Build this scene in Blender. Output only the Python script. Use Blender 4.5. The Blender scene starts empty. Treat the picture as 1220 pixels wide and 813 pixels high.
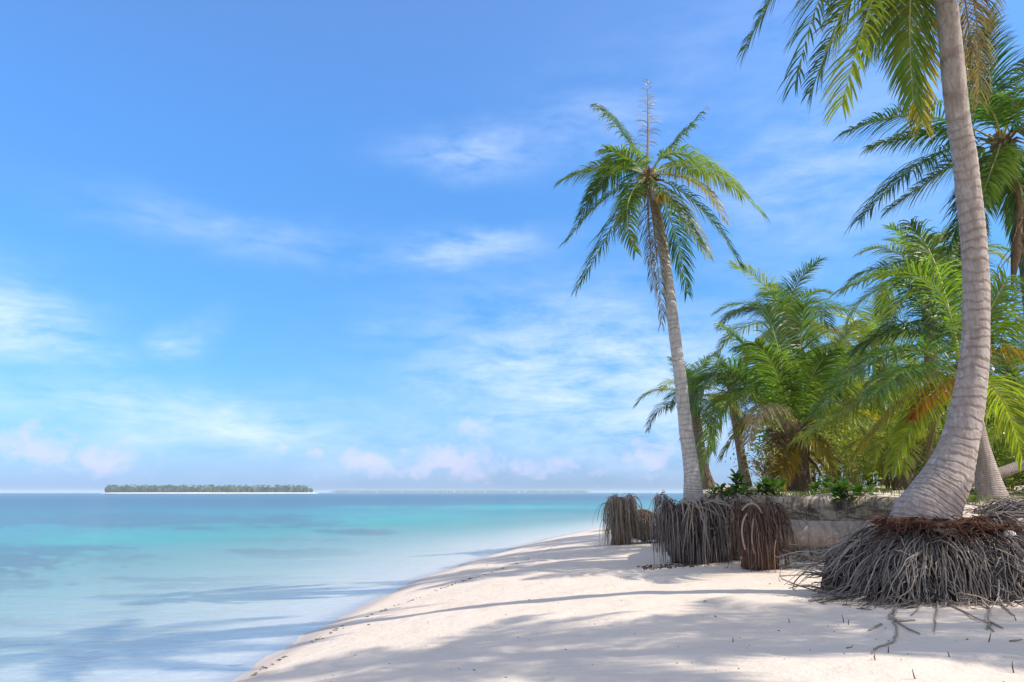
import bpy, math, random
import numpy as np
from mathutils import Vector, Matrix, noise as mnoise

sc = bpy.context.scene
COL = sc.collection
R = math.radians
rnd = random.Random(7)

# ------------------------------------------------------------------ camera
H = 1.8                      # eye height over the water
FPX = 930.0                  # focal length in pixels of a 1220 px wide picture
PITCH = math.atan((587 - 406.5) / FPX)
CP, SP = math.cos(PITCH), math.sin(PITCH)


def ray(px, py):
    a = (px - 610) / FPX
    b = (406.5 - py) / FPX
    return Vector((a, CP - b * SP, SP + b * CP))


def at(px, py, Y):
    """world point at distance Y in front of the camera, seen at the given place"""
    r = ray(px, py)
    return Vector((0, 0, H)) + r * (Y / r.y)


def on_plane(px, py, z=0.0):
    r = ray(px, py)
    return Vector((0, 0, H)) + r * ((z - H) / r.z)


cam = bpy.data.cameras.new('camera')
cam.sensor_width = 36
cam.lens = 36 * FPX / 1220
cam.clip_start = 0.05
cam.clip_end = 30000
cam_o = bpy.data.objects.new('camera', cam)
COL.objects.link(cam_o)
cam_o.location = (0, 0, H)
cam_o.rotation_euler = (math.pi / 2 + PITCH, 0, 0)
sc.camera = cam_o

# ------------------------------------------------------------------ node helpers


def new_mat(name):
    m = bpy.data.materials.new(name)
    m.use_nodes = True
    nt = m.node_tree
    nt.nodes.clear()
    return m, nt


def N(nt, typ, **kw):
    n = nt.nodes.new(typ)
    for k, v in kw.items():
        if k.startswith('i_'):
            n.inputs[k[2:].replace('_', ' ')].default_value = v
        else:
            setattr(n, k, v)
    return n


def lk(nt, a, b):
    nt.links.new(a, b)


def math_n(nt, op, a, b=None, c=None, clamp=False):
    n = nt.nodes.new('ShaderNodeMath')
    n.operation = op
    n.use_clamp = clamp
    for i, v in enumerate((a, b, c)):
        if v is None:
            continue
        if isinstance(v, (int, float)):
            n.inputs[i].default_value = v
        else:
            nt.links.new(v, n.inputs[i])
    return n.outputs[0]


def mixc(nt, fac, a, b, mode='MIX'):
    n = nt.nodes.new('ShaderNodeMix')
    n.data_type = 'RGBA'
    n.blend_type = mode
    for s, v in ((n.inputs[0], fac), (n.inputs[6], a), (n.inputs[7], b)):
        if isinstance(v, (int, float)):
            s.default_value = v
        elif isinstance(v, (tuple, list)):
            s.default_value = tuple(v) + ((1,) if len(v) == 3 else ())
        else:
            nt.links.new(v, s)
    return n.outputs[2]


def ramp(nt, fac, stops, interp='LINEAR'):
    n = nt.nodes.new('ShaderNodeValToRGB')
    n.color_ramp.interpolation = interp
    el = n.color_ramp.elements
    while len(el) < len(stops):
        el.new(0.5)
    for e, (p, c) in zip(el, stops):
        e.position = p
        e.color = tuple(c) + ((1,) if len(c) == 3 else ())
    nt.links.new(fac, n.inputs[0])
    return n.outputs[0]


def noise_n(nt, vec, scale, detail=4, rough=0.55, dist=0.0):
    n = nt.nodes.new('ShaderNodeTexNoise')
    n.inputs['Scale'].default_value = scale
    n.inputs['Detail'].default_value = detail
    n.inputs['Roughness'].default_value = rough
    n.inputs['Distortion'].default_value = dist
    if vec is not None:
        nt.links.new(vec, n.inputs['Vector'])
    return n.outputs[0]


def attr_n(nt, name):
    n = nt.nodes.new('ShaderNodeAttribute')
    n.attribute_name = name
    return n.outputs['Fac']


def scaled(nt, vec, s):
    n = nt.nodes.new('ShaderNodeMapping')
    n.inputs['Scale'].default_value = s
    nt.links.new(vec, n.inputs['Vector'])
    return n.outputs[0]


def bump_n(nt, h, strength, dist):
    n = nt.nodes.new('ShaderNodeBump')
    n.inputs['Strength'].default_value = strength
    n.inputs['Distance'].default_value = dist
    nt.links.new(h, n.inputs['Height'])
    return n.outputs[0]


def finish(nt, shader):
    o = nt.nodes.new('ShaderNodeOutputMaterial')
    nt.links.new(shader, o.inputs['Surface'])


# ------------------------------------------------------------------ mesh builder


class MB:
    def __init__(self):
        self.v, self.f, self.a, self.m = [], [], [], []

    def tube(self, pts, rad, sides=5, mat=0, cap=True, a0=0.0, a1=1.0, flat=1.0, wob=None):
        n = len(pts)
        base = len(self.v)
        T = []
        for i in range(n):
            d = pts[min(i + 1, n - 1)] - pts[max(i - 1, 0)]
            T.append(d.normalized() if d.length > 1e-9 else Vector((0, 0, 1)))
        ref = Vector((0, 0, 1)) if abs(T[0].z) < 0.9 else Vector((0, 1, 0))
        u = T[0].cross(ref).normalized()
        for i in range(n):
            u = (u - T[i] * u.dot(T[i]))
            u = u.normalized() if u.length > 1e-6 else T[i].orthogonal().normalized()
            w = T[i].cross(u)
            for k in range(sides):
                an = 2 * math.pi * k / sides
                r = rad[i] * (wob(i, an) if wob else 1.0)
                self.v.append(pts[i] + u * (math.cos(an) * r) + w * (math.sin(an) * r * flat))
                self.a.append(a0 + (a1 - a0) * i / max(1, n - 1))
        for i in range(n - 1):
            for k in range(sides):
                k2 = (k + 1) % sides
                self.f.append((base + i * sides + k, base + i * sides + k2, base + (i + 1) * sides + k2, base + (i + 1) * sides + k))
                self.m.append(mat)
        if cap:
            self.f.append(tuple(base + k for k in reversed(range(sides))))
            self.m.append(mat)
            self.f.append(tuple(base + (n - 1) * sides + k for k in range(sides)))
            self.m.append(mat)

    def strip(self, pts, wv, wid, mat=0, a0=0.0, a1=1.0, fold=0.0, nv=None):
        base = len(self.v)
        n = len(pts)
        for i in range(n):
            h = wid[i] * 0.5
            self.v.append(pts[i] - wv[i] * h)
            self.v.append(pts[i] + wv[i] * h)
            t = a0 + (a1 - a0) * i / max(1, n - 1)
            self.a += [t, t]
        for i in range(n - 1):
            b = base + 2 * i
            self.f.append((b, b + 1, b + 3, b + 2))
            self.m.append(mat)

    def lump(self, c, rx, ry, rz, seed=0, rough=0.25, freq=2.0, sub=(14, 10), mat=0):
        base = len(self.v)
        nu, nv = sub
        off = Vector((seed * 7.3, seed * 3.1, seed * 1.7))
        for j in range(nv + 1):
            th = math.pi * j / nv
            for i in range(nu):
                ph = 2 * math.pi * i / nu
                d = Vector((math.sin(th) * math.cos(ph), math.sin(th) * math.sin(ph), math.cos(th)))
                k = 1 + rough * mnoise.fractal(d * freq + off, 1.0, 2.0, 4)
                self.v.append(Vector(c) + Vector((d.x * rx, d.y * ry, d.z * rz)) * k)
                self.a.append(j / nv)
        for j in range(nv):
            for i in range(nu):
                i2 = (i + 1) % nu
                self.f.append((base + j * nu + i, base + (j + 1) * nu + i, base + (j + 1) * nu + i2, base + j * nu + i2))
                self.m.append(mat)

    def mesh(self, name, mats, smooth=True):
        me = bpy.data.meshes.new(name)
        me.from_pydata([tuple(p) for p in self.v], [], self.f)
        for m in (mats if isinstance(mats, (list, tuple)) else [mats]):
            me.materials.append(m)
        me.polygons.foreach_set('material_index', self.m)
        me.polygons.foreach_set('use_smooth', [smooth] * len(self.f))
        at_ = me.attributes.new('along', 'FLOAT', 'POINT')
        at_.data.foreach_set('value', self.a)
        me.update()
        return me


def link(name, me, parent=None, loc=None):
    o = bpy.data.objects.new(name, me)
    COL.objects.link(o)
    if parent is not None:
        o.parent = parent
    if loc is not None:
        o.location = loc
    return o


def tag(o, label=None, cat=None, group=None, kind=None):
    for k, v in (('label', label), ('category', cat), ('group', group), ('kind', kind)):
        if v:
            o[k] = v
    return o


def thing(name, loc, label, cat, group=None):
    o = bpy.data.objects.new(name, None)
    o.empty_display_size = 0.2
    COL.objects.link(o)
    o.location = loc
    return tag(o, label, cat, group)


# ------------------------------------------------------------------ lie of the land
shore_px = [(270, 813), (330, 777), (410, 733), (480, 698), (540, 678), (600, 657), (650, 643), (725, 628)]
SH = [(-7.5, -14), (-6.6, -6), (-5.6, 0), (-4.5, 4)] + [tuple(on_plane(*p).xy) for p in shore_px] + \
     [(9.0, 52), (18, 70), (40, 110), (90, 170), (300, 330), (900, 700)]
BK = [(900, 690), (300, 318), (60, 125), (28, 80), (13, 48), (7.6, 30), (5.4, 22), (3.9, 17), (3.25, 15.0), (3.2, 14.2), (3.6, 13.85),
      (4.4, 14.0), (5.3, 13.6), (6.3, 12.9), (5.9, 11.4), (5.0, 10.0), (4.45, 9.3), (4.5, 8.8), (5.2, 8.55), (6.2, 8.3),
      (8, 7.2), (12, 5.5), (20, 2), (60, -14)]


def signed(poly, x, y):
    best = np.full(x.shape, 1e18)
    sg = np.ones(x.shape)
    for (x0, y0), (x1, y1) in zip(poly[:-1], poly[1:]):
        dx, dy = x1 - x0, y1 - y0
        t = np.clip(((x - x0) * dx + (y - y0) * dy) / (dx * dx + dy * dy), 0, 1)
        ex, ey = x - (x0 + t * dx), y - (y0 + t * dy)
        d2 = ex * ex + ey * ey
        cr = dx * (y - y0) - dy * (x - x0)
        m = d2 < best - 1e-12
        best = np.where(m, d2, best)
        sg = np.where(m, np.sign(cr), sg)
    return np.sqrt(best) * sg


def vnoise(x, y, seed=0):
    """cheap smooth value made of sines"""
    s = seed * 1.37
    return (np.sin(x * 1.0 + 1.3 * np.sin(y * 0.9 + s) + s) * np.sin(y * 1.13 + 1.1 * np.sin(x * 0.8 - s) + 2 * s)
            + 0.5 * np.sin(x * 2.3 + 1.7 * np.sin(y * 1.9 + s) + 3 * s) * np.sin(y * 2.1 + 1.2 * np.sin(x * 2.2) + s))


def sstep(a, b, t):
    t = np.clip((t - a) / (b - a), 0, 1)
    return t * t * (3 - 2 * t)


def land(x, y):
    """height of the ground sheet, distance inland, distance into the terrace"""
    x = np.asarray(x, float)
    y = np.asarray(y, float)
    d = -signed(SH, x, y)
    b = signed(BK, x, y)
    b = -b if BK_FLIP else b
    d = d + 0.10 * vnoise(x * 0.9, y * 0.9, 3) * np.exp(-np.abs(y) / 60)
    beach = 0.78 * (1 - np.exp(-np.maximum(d, 0) * 0.235 / 0.78))
    dn = np.maximum(-d, 0)
    sea = -0.9 * (1 - np.exp(-dn * 0.075 / 0.9)) - 0.012 * np.maximum(dn - 10, 0)
    sea = np.maximum(sea, -9)
    z = np.where(d >= 0, beach, sea)
    fade = np.exp(-np.abs(y) / 30)
    z = z + 0.022 * vnoise(x * 1.1, y * 1.3, 1) * fade * sstep(-1, 1.5, d) + 0.008 * vnoise(x * 3.7, y * 4.1, 2) * fade * sstep(-.5, .8, d)
    terr = 1.60 + 0.030 * np.clip(y - 9, -6, 12) + 0.05 * vnoise(x * 0.8, y * 0.7, 5) + 0.02 * vnoise(x * 3, y * 3, 6)
    bb = b + (0.12 * vnoise(x * 2.2, y * 2.2, 8) + 0.05 * vnoise(x * 8, y * 8, 3) + 0.025 * vnoise(x * 19, y * 19, 5)) * np.exp(-np.abs(y) / 40)
    # the bank is a steep little cliff near the palms and a gentle ramp further right
    soft = 0.30 + 1.6 * sstep(6.2, 9.0, x) * sstep(12, 9, y)
    k = sstep(0.0, 1.0, bb / soft)
    z = z + (terr - z) * k
    return z, d, bb / soft, k


BK_FLIP = False
BK_FLIP = bool(signed(BK, np.array([9.0]), np.array([14.0]))[0] < 0)


_gx, _gy = np.meshgrid(np.arange(-8, 20, .05), np.arange(-4, 32, .05))
_gzz = land(_gx, _gy)[0]


def gz(x, y):
    """ground height, read from a 5 cm table near the beach"""
    u, v = (x + 8) / .05, (y + 4) / .05
    i, j = int(u), int(v)
    if 0 <= i < _gzz.shape[1] - 1 and 0 <= j < _gzz.shape[0] - 1:
        u -= i
        v -= j
        return float((_gzz[j, i] * (1 - u) + _gzz[j, i + 1] * u) * (1 - v) + (_gzz[j + 1, i] * (1 - u) + _gzz[j + 1, i + 1] * u) * v)
    return float(land(np.array([x]), np.array([y]))[0][0])


def polar_sheet(name, r0, r1, nr, fine=0.0025, half=R(40)):
    th = list(np.arange(-half, half + fine / 2, fine))
    back = np.linspace(half, 2 * math.pi - half, 60)[1:-1]
    th = np.array(th + list(back))
    if nr > 450:
        lg = [np.linspace(math.log(r0), math.log(3.2), 26)[:-1], np.linspace(math.log(3.2), math.log(26), nr - 200)[:-1], np.linspace(math.log(26), math.log(r1), 176)]
    else:
        lg = [np.linspace(math.log(r0), math.log(30), nr - 160)[:-1], np.linspace(math.log(30), math.log(r1), 161)]
    rr = np.exp(np.concatenate(lg))
    nr = len(rr)
    TT, RR = np.meshgrid(th, rr)
    x = (np.sin(TT) * RR).ravel()
    y = (np.cos(TT) * RR).ravel()
    n = len(th)
    i, j = np.meshgrid(np.arange(n), np.arange(nr - 1))
    i, j = i.ravel(), j.ravel()
    i2 = (i + 1) % n
    f = np.stack([j * n + i, j * n + i2, (j + 1) * n + i2, (j + 1) * n + i], 1)[:, ::-1]
    return x, y, f, n


def sheet_object(name, x, y, z, f, n, mat, attrs, centre_z):
    V = np.stack([x, y, z], 1)
    V = np.vstack([V, [[0, 0, centre_z]]])
    c = len(V) - 1
    faces = [tuple(q) for q in f.tolist()] + [((k + 1) % n, k, c) for k in range(n)]
    me = bpy.data.meshes.new(name)
    me.from_pydata(V.tolist(), [], faces)
    me.polygons.foreach_set('use_smooth', [True] * len(faces))
    for k, a in attrs.items():
        t = me.attributes.new(k, 'FLOAT', 'POINT')
        t.data.foreach_set('value', np.append(a, a[0]).astype(np.float32))
    me.materials.append(mat)
    me.update()
    return link(name, me)


# ------------------------------------------------------------------ materials
def make_sand():
    m, nt = new_mat('coral_sand')
    g = N(nt, 'ShaderNodeNewGeometry').outputs['Position']
    n1 = noise_n(nt, g, 0.7, 5)
    n2 = noise_n(nt, g, 9, 5, 0.65)
    n3 = noise_n(nt, g, 140, 2)
    c = mixc(nt, n1, (0.74, 0.63, 0.53), (0.81, 0.71, 0.62))
    c = mixc(nt, math_n(nt, 'MULTIPLY', ramp(nt, n2, [(0.35, (0, 0, 0)), (0.75, (1, 1, 1))]), 0.18), c, (0.62, 0.51, 0.39))
    c = mixc(nt, math_n(nt, 'MULTIPLY', n3, 0.16), c, (0.50, 0.41, 0.32))
    # damp sand at the water's edge
    c = mixc(nt, math_n(nt, 'MULTIPLY', attr_n(nt, 'wet'), 0.75), c, (0.50, 0.405, 0.33))
    # bed under the water, sea grass patches
    c = mixc(nt, attr_n(nt, 'bed'), c, (0.78, 0.70, 0.62))
    # eroded bank: grey, layered
    pos = N(nt, 'ShaderNodeSeparateXYZ')
    lk(nt, g, pos.inputs[0])
    lay = noise_n(nt, scaled(nt, g, (2.5, 2.5, 10)), 1.0, 6, 0.68, 1.2)
    bankc = ramp(nt, lay, [(0.32, (0.06, 0.048, 0.04)), (0.46, (0.17, 0.14, 0.12)), (0.56, (0.42, 0.36, 0.31)), (0.64, (0.46, 0.40, 0.34)), (0.72, (0.10, 0.08, 0.065))])
    c = mixc(nt, attr_n(nt, 'bank'), c, bankc)
    # litter on the terrace
    lit = ramp(nt, noise_n(nt, g, 2.3, 6, 0.68), [(0.42, (0, 0, 0)), (0.6, (1, 1, 1))])
    litc = mixc(nt, noise_n(nt, g, 30, 3), (0.16, 0.12, 0.07), (0.40, 0.31, 0.21))
    c = mixc(nt, math_n(nt, 'MULTIPLY', math_n(nt, 'MULTIPLY', attr_n(nt, 'terr'), lit), 0.7), c, litc)
    b = N(nt, 'ShaderNodeBsdfPrincipled')
    lk(nt, c, b.inputs['Base Color'])
    b.inputs['Specular IOR Level'].default_value = 0.15
    rg = math_n(nt, 'SUBTRACT', 0.95, math_n(nt, 'MULTIPLY', attr_n(nt, 'wet'), 0.5))
    lk(nt, rg, b.inputs['Roughness'])
    dents = N(nt, 'ShaderNodeTexVoronoi')
    dents.feature = 'SMOOTH_F1'
    dents.inputs['Scale'].default_value = 2.6
    dents.inputs['Smoothness'].default_value = 0.6
    lk(nt, g, dents.inputs['Vector'])
    hh = math_n(nt, 'ADD', math_n(nt, 'MULTIPLY', n2, 0.55), math_n(nt, 'MULTIPLY', n3, 0.07))
    hh = math_n(nt, 'ADD', hh, math_n(nt, 'MULTIPLY', dents.outputs['Distance'], 0.5))
    hh = math_n(nt, 'MULTIPLY', hh, math_n(nt, 'SUBTRACT', 1.0, math_n(nt, 'MULTIPLY', attr_n(nt, 'wet'), 0.9)))
    lk(nt, bump_n(nt, hh, 0.5, 0.08), b.inputs['Normal'])
    finish(nt, b.outputs[0])
    return m


def make_water():
    m, nt = new_mat('sea_water')
    g = N(nt, 'ShaderNodeNewGeometry').outputs['Position']
    dep = attr_n(nt, 'dep')
    body = ramp(nt, dep, [(0.0, (0.62, 0.70, 0.62)), (0.12, (0.34, 0.57, 0.55)), (0.30, (0.085, 0.46, 0.45)), (0.50, (0.045, 0.30, 0.35)), (0.75, (0.04, 0.17, 0.25)), (1.0, (0.035, 0.135, 0.225))])
    body = mixc(nt, math_n(nt, 'MULTIPLY', attr_n(nt, 'grass'), 0.8), body, (0.07, 0.125, 0.19))
    body = mixc(nt, math_n(nt, 'MULTIPLY', attr_n(nt, 'bar'), 0.8), body, (0.05, 0.54, 0.47))
    fac = ramp(nt, dep, [(0.0, (0, 0, 0)), (0.10, (0.20,) * 3), (0.25, (0.62,) * 3), (0.5, (1, 1, 1))])
    tr = N(nt, 'ShaderNodeBsdfTransparent')
    lk(nt, mixc(nt, ramp(nt, dep, [(0, (0, 0, 0)), (0.2, (1, 1, 1))]), (0.97, 0.99, 1.0), (0.78, 0.95, 0.94)), tr.inputs[0])
    df = N(nt, 'ShaderNodeBsdfDiffuse')
    lk(nt, body, df.inputs[0])
    mx = N(nt, 'ShaderNodeMixShader')
    lk(nt, fac, mx.inputs[0])
    lk(nt, tr.outputs[0], mx.inputs[1])
    lk(nt, df.outputs[0], mx.inputs[2])
    w1 = noise_n(nt, scaled(nt, g, (0.8, 2.0, 1)), 2.6, 4, 0.65, 0.5)
    w2 = noise_n(nt, scaled(nt, g, (0.12, 0.30, 1)), 1.0, 3, 0.6)
    w3 = noise_n(nt, scaled(nt, g, (0.55, 1.25, 1)), 1.25, 3, 0.55, 0.8)
    wh = math_n(nt, 'ADD', math_n(nt, 'MULTIPLY', w1, 0.22), math_n(nt, 'MULTIPLY', w2, 0.5))
    wh = math_n(nt, 'ADD', wh, math_n(nt, 'MULTIPLY', w3, 0.55))
    calm = ramp(nt, dep, [(0.0, (0.12,) * 3), (0.25, (1, 1, 1))])
    bn = N(nt, 'ShaderNodeBump')
    bn.inputs['Distance'].default_value = 0.45
    lk(nt, math_n(nt, 'MULTIPLY', calm, 0.8), bn.inputs['Strength'])
    lk(nt, wh, bn.inputs['Height'])
    gl = N(nt, 'ShaderNodeBsdfGlossy')
    gl.inputs['Roughness'].default_value = 0.10
    gl.inputs[0].default_value = (0.92, 0.90, 0.86, 1)
    lk(nt, bn.outputs[0], gl.inputs['Normal'])
    fr = N(nt, 'ShaderNodeFresnel')
    fr.inputs['IOR'].default_value = 1.33
    lk(nt, bn.outputs[0], fr.inputs['Normal'])
    ff = math_n(nt, 'MULTIPLY', fr.outputs[0], 0.48)
    mx2 = N(nt, 'ShaderNodeMixShader')
    lk(nt, ff, mx2.inputs[0])
    lk(nt, mx.outputs[0], mx2.inputs[1])
    lk(nt, gl.outputs[0], mx2.inputs[2])
    finish(nt, mx2.outputs[0])
    return m


def make_leaf(name='palm_leaf', trans=0.44, rough=0.36):
    m, nt = new_mat(name)
    oi = N(nt, 'ShaderNodeObjectInfo')
    g = N(nt, 'ShaderNodeNewGeometry')
    n1 = noise_n(nt, g.outputs['Position'], 2.2, 3)
    hv = N(nt, 'ShaderNodeHueSaturation')
    lk(nt, oi.outputs['Color'], hv.inputs['Color'])
    lk(nt, math_n(nt, 'ADD', math_n(nt, 'ADD', 0.30, math_n(nt, 'MULTIPLY', n1, 0.8)), math_n(nt, 'MULTIPLY', g.outputs['Random Per Island'], 0.55)), hv.inputs['Value'])
    rp = g.outputs['Random Per Island']
    lk(nt, math_n(nt, 'ADD', 0.482, math_n(nt, 'MULTIPLY', rp, 0.036)), hv.inputs['Hue'])
    c = hv.outputs[0]
    # dry leaflet tips, and some whole leaflets gone brown
    tip = ramp(nt, attr_n(nt, 'along'), [(0.72, (0, 0, 0)), (1.0, (1, 1, 1))])
    c = mixc(nt, math_n(nt, 'MULTIPLY', tip, 0.4), c, (0.22, 0.17, 0.06))
    dead = ramp(nt, rp, [(0.90, (0, 0, 0)), (0.93, (1, 1, 1))])
    c = mixc(nt, math_n(nt, 'MULTIPLY', dead, 0.4), c, (0.20, 0.15, 0.06))
    b = N(nt, 'ShaderNodeBsdfPrincipled')
    lk(nt, c, b.inputs['Base Color'])
    b.inputs['Roughness'].default_value = rough
    b.inputs['Specular IOR Level'].default_value = 0.45
    t = N(nt, 'ShaderNodeBsdfTranslucent')
    lk(nt, mixc(nt, 1.0, c, (1.75, 1.9, 0.7), 'MULTIPLY'), t.inputs[0])
    mx = N(nt, 'ShaderNodeMixShader')
    mx.inputs[0].default_value = trans
    lk(nt, b.outputs[0], mx.inputs[1])
    lk(nt, t.outputs[0], mx.inputs[2])
    finish(nt, mx.outputs[0])
    return m


def make_simple(name, c0, c1, scale=6, rough=0.8, bump=0.3, bdist=0.02, stretch=(1, 1, 1), spec=0.3, byrand=False):
    m, nt = new_mat(name)
    tc = N(nt, 'ShaderNodeTexCoord').outputs['Object']
    g = N(nt, 'ShaderNodeNewGeometry')
    n = noise_n(nt, scaled(nt, tc, stretch), scale, 5, 0.62)
    if byrand:
        n = math_n(nt, 'ADD', math_n(nt, 'MULTIPLY', n, 0.4), math_n(nt, 'MULTIPLY', g.outputs['Random Per Island'], 0.6))
    c = ramp(nt, n, [(0.25, c0), (0.75, c1)])
    b = N(nt, 'ShaderNodeBsdfPrincipled')
    lk(nt, c, b.inputs['Base Color'])
    b.inputs['Roughness'].default_value = rough
    b.inputs['Specular IOR Level'].default_value = spec
    lk(nt, bump_n(nt, n, bump, bdist), b.inputs['Normal'])
    finish(nt, b.outputs[0])
    return m


def make_bark(name, base, dark, rings=60.0):
    """coconut bark: leaf scar rings all the way up, lichen and cracks"""
    m, nt = new_mat(name)
    tc = N(nt, 'ShaderNodeTexCoord').outputs['Object']
    al = attr_n(nt, 'along')
    wob = noise_n(nt, tc, 2.4, 3)
    ph = math_n(nt, 'ADD', math_n(nt, 'MULTIPLY', al, rings), math_n(nt, 'MULTIPLY', wob, 2.6))
    fr = math_n(nt, 'FRACT', ph)
    ring = ramp(nt, fr, [(0.0, (0, 0, 0)), (0.10, (0.15,) * 3), (0.30, (1, 1, 1)), (0.85, (0.75,) * 3), (1.0, (0, 0, 0))])
    n1 = noise_n(nt, tc, 3.0, 5, 0.6)
    n2 = noise_n(nt, scaled(nt, tc, (1, 1, 0.22)), 26, 5, 0.65)
    c = mixc(nt, n1, base, tuple(v * 0.72 for v in base))
    c = mixc(nt, ramp(nt, n2, [(0.35, (0.6,) * 3), (0.58, (0, 0, 0))]), c, dark)
    brk = ramp(nt, noise_n(nt, tc, 5.0, 3), [(0.35, (0.15,) * 3), (0.7, (1, 1, 1))])
    c = mixc(nt, math_n(nt, 'MULTIPLY', math_n(nt, 'SUBTRACT', 1.0, ring), brk), c, dark)
    lich = ramp(nt, noise_n(nt, tc, 9, 4, 0.6), [(0.60, (0, 0, 0)), (0.68, (1, 1, 1))])
    c = mixc(nt, math_n(nt, 'MULTIPLY', lich, 0.45), c, tuple(min(0.62, v * 1.45) for v in base))
    blot = ramp(nt, noise_n(nt, scaled(nt, tc, (1, 1, .55)), 2.1, 6, .7), [(0.52, (0, 0, 0)), (0.66, (1, 1, 1))])
    c = mixc(nt, math_n(nt, 'MULTIPLY', blot, 0.42), c, dark)
    b = N(nt, 'ShaderNodeBsdfPrincipled')
    lk(nt, c, b.inputs['Base Color'])
    b.inputs['Roughness'].default_value = 0.85
    b.inputs['Specular IOR Level'].default_value = 0.2
    hh = math_n(nt, 'ADD', ring, math_n(nt, 'MULTIPLY', n2, 0.9))
    lk(nt, bump_n(nt, hh, 0.55, 0.018), b.inputs['Normal'])
    finish(nt, b.outputs[0])
    return m


M_SAND = make_sand()
M_WATER = make_water()
M_LEAF = make_leaf()
M_BROAD = make_leaf('broad_leaf', 0.38, 0.33)
M_RACHIS = make_simple('frond_midrib', (0.30, 0.32, 0.10), (0.46, 0.44, 0.18), 8, 0.45)
M_RDRY = make_simple('dry_midrib', (0.22, 0.16, 0.11), (0.36, 0.29, 0.22), 8, 0.8)
M_BARK = make_bark('palm_bark_pale', (0.68, 0.645, 0.625), (0.32, 0.28, 0.26), 70)
M_BARK2 = make_bark('palm_bark_grey', (0.52, 0.45, 0.425), (0.22, 0.165, 0.145), 60)
M_BARK3 = make_bark('palm_bark_brown', (0.33, 0.25, 0.19), (0.11, 0.075, 0.055), 40)
M_SOIL = make_simple('bank_soil', (0.20, 0.165, 0.14), (0.46, 0.40, 0.34), 12, 0.95, 0.5, 0.02, byrand=True)
M_BARKL = make_bark('palm_bark_log', (0.52, 0.45, 0.42), (0.25, 0.20, 0.18), 14)
M_FIBRE = make_simple('crown_fibre', (0.10, 0.06, 0.035), (0.30, 0.20, 0.12), 14, 0.9, 0.6, 0.03, (1, 1, 0.3))
M_ROOT = make_simple('weathered_root', (0.045, 0.038, 0.038), (0.36, 0.32, 0.305), 5, 0.85, 0.3, 0.01, byrand=True)
M_ROOTB = make_simple('brown_root', (0.05, 0.032, 0.026), (0.22, 0.155, 0.12), 5, 0.9, 0.3, 0.01, byrand=True)
M_ROOTT = make_simple('bleached_root', (0.20, 0.155, 0.125), (0.44, 0.37, 0.31), 5, 0.9, 0.3, 0.01, byrand=True)
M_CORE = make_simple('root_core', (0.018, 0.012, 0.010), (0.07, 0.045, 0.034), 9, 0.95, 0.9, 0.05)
M_CORER = make_simple('red_root_fibre', (0.05, 0.024, 0.017), (0.20, 0.10, 0.065), 12, 0.95, 0.9, 0.04)
M_TWIG = make_simple('driftwood', (0.20, 0.15, 0.12), (0.38, 0.31, 0.26), 8, 0.9)
M_COCO = make_simple('orange_coconut', (0.42, 0.16, 0.03), (0.60, 0.27, 0.05), 5, 0.5)
M_HUSK = make_simple('coconut_husk', (0.05, 0.035, 0.03), (0.16, 0.10, 0.07), 12, 0.9)
M_WEED = make_simple('beach_wrack', (0.07, 0.05, 0.035), (0.22, 0.16, 0.11), 10, 0.9, byrand=True)
M_STEM = make_simple('woody_stem', (0.17, 0.12, 0.08), (0.34, 0.26, 0.18), 8, 0.85)
M_FOREST = make_simple('far_foliage', (0.025, 0.05, 0.02), (0.08, 0.12, 0.045), 1, 0.9, byrand=True)
M_ISAND = make_simple('island_sand', (0.70, 0.64, 0.55), (0.80, 0.74, 0.66), 0.05, 0.9)
M_SHELL = make_simple('white_plastic', (0.72, 0.74, 0.78), (0.80, 0.82, 0.85), 5, 0.4)

# ------------------------------------------------------------------ ground and water
x, y, f, n = polar_sheet('ground', 1.2, 7000, 620)
z, d, kb, k = land(x, y)
fadey = np.exp(-np.abs(y) / 40)
wet = sstep(0.55, 0.05, d + 0.12 * vnoise(x * 1.7, y * 1.7, 4)) * sstep(-0.4, 0.0, d)
bed = sstep(0.05, -1.0, d)
bank = sstep(0.02, 0.12, kb) * sstep(1.05, 0.75, kb) * sstep(8.5, 6.8, x)
terr = sstep(0.8, 1.1, kb)
sheet_object('ground', x, y, z, f, n, M_SAND, dict(wet=wet, bed=bed, bank=bank, terr=terr), float(land(np.array([0.]), np.array([0.]))[0][0]))['kind'] = 'structure'

x, y, f, n = polar_sheet('water', 1.2, 7000, 420)
z, d, kb, k = land(x, y)
dep = np.clip(-z, 0, None)
dn = np.maximum(-d, 0)
depn = np.clip(dep / 2.2, 0, 1)
ly = np.log(np.maximum(y, 1.0))
az = x / np.maximum(y, 1.0)


def patch(px0, px1, py, wpy, s=1.0):
    """sea bed patch: elongated along the shore, soft and uneven"""
    a0, a1 = (px0 - 610) / FPX, (px1 - 610) / FPX
    yc = H * FPX / (py - 587)
    wl = wpy / (py - 587)
    u = (az - (a0 + a1) / 2) / ((a1 - a0) / 2)
    v = (ly - math.log(yc)) / wl
    q = np.sqrt(u * u + v * v)
    q = q + 0.40 * vnoise(az * 30 + py, ly * 15, py % 7) + 0.30 * vnoise(az * 85, ly * 44, 2) + 0.18 * vnoise(az * 190, ly * 110, 4)
    return s * sstep(1.15, 0.60, q) * (y > 2)


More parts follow.
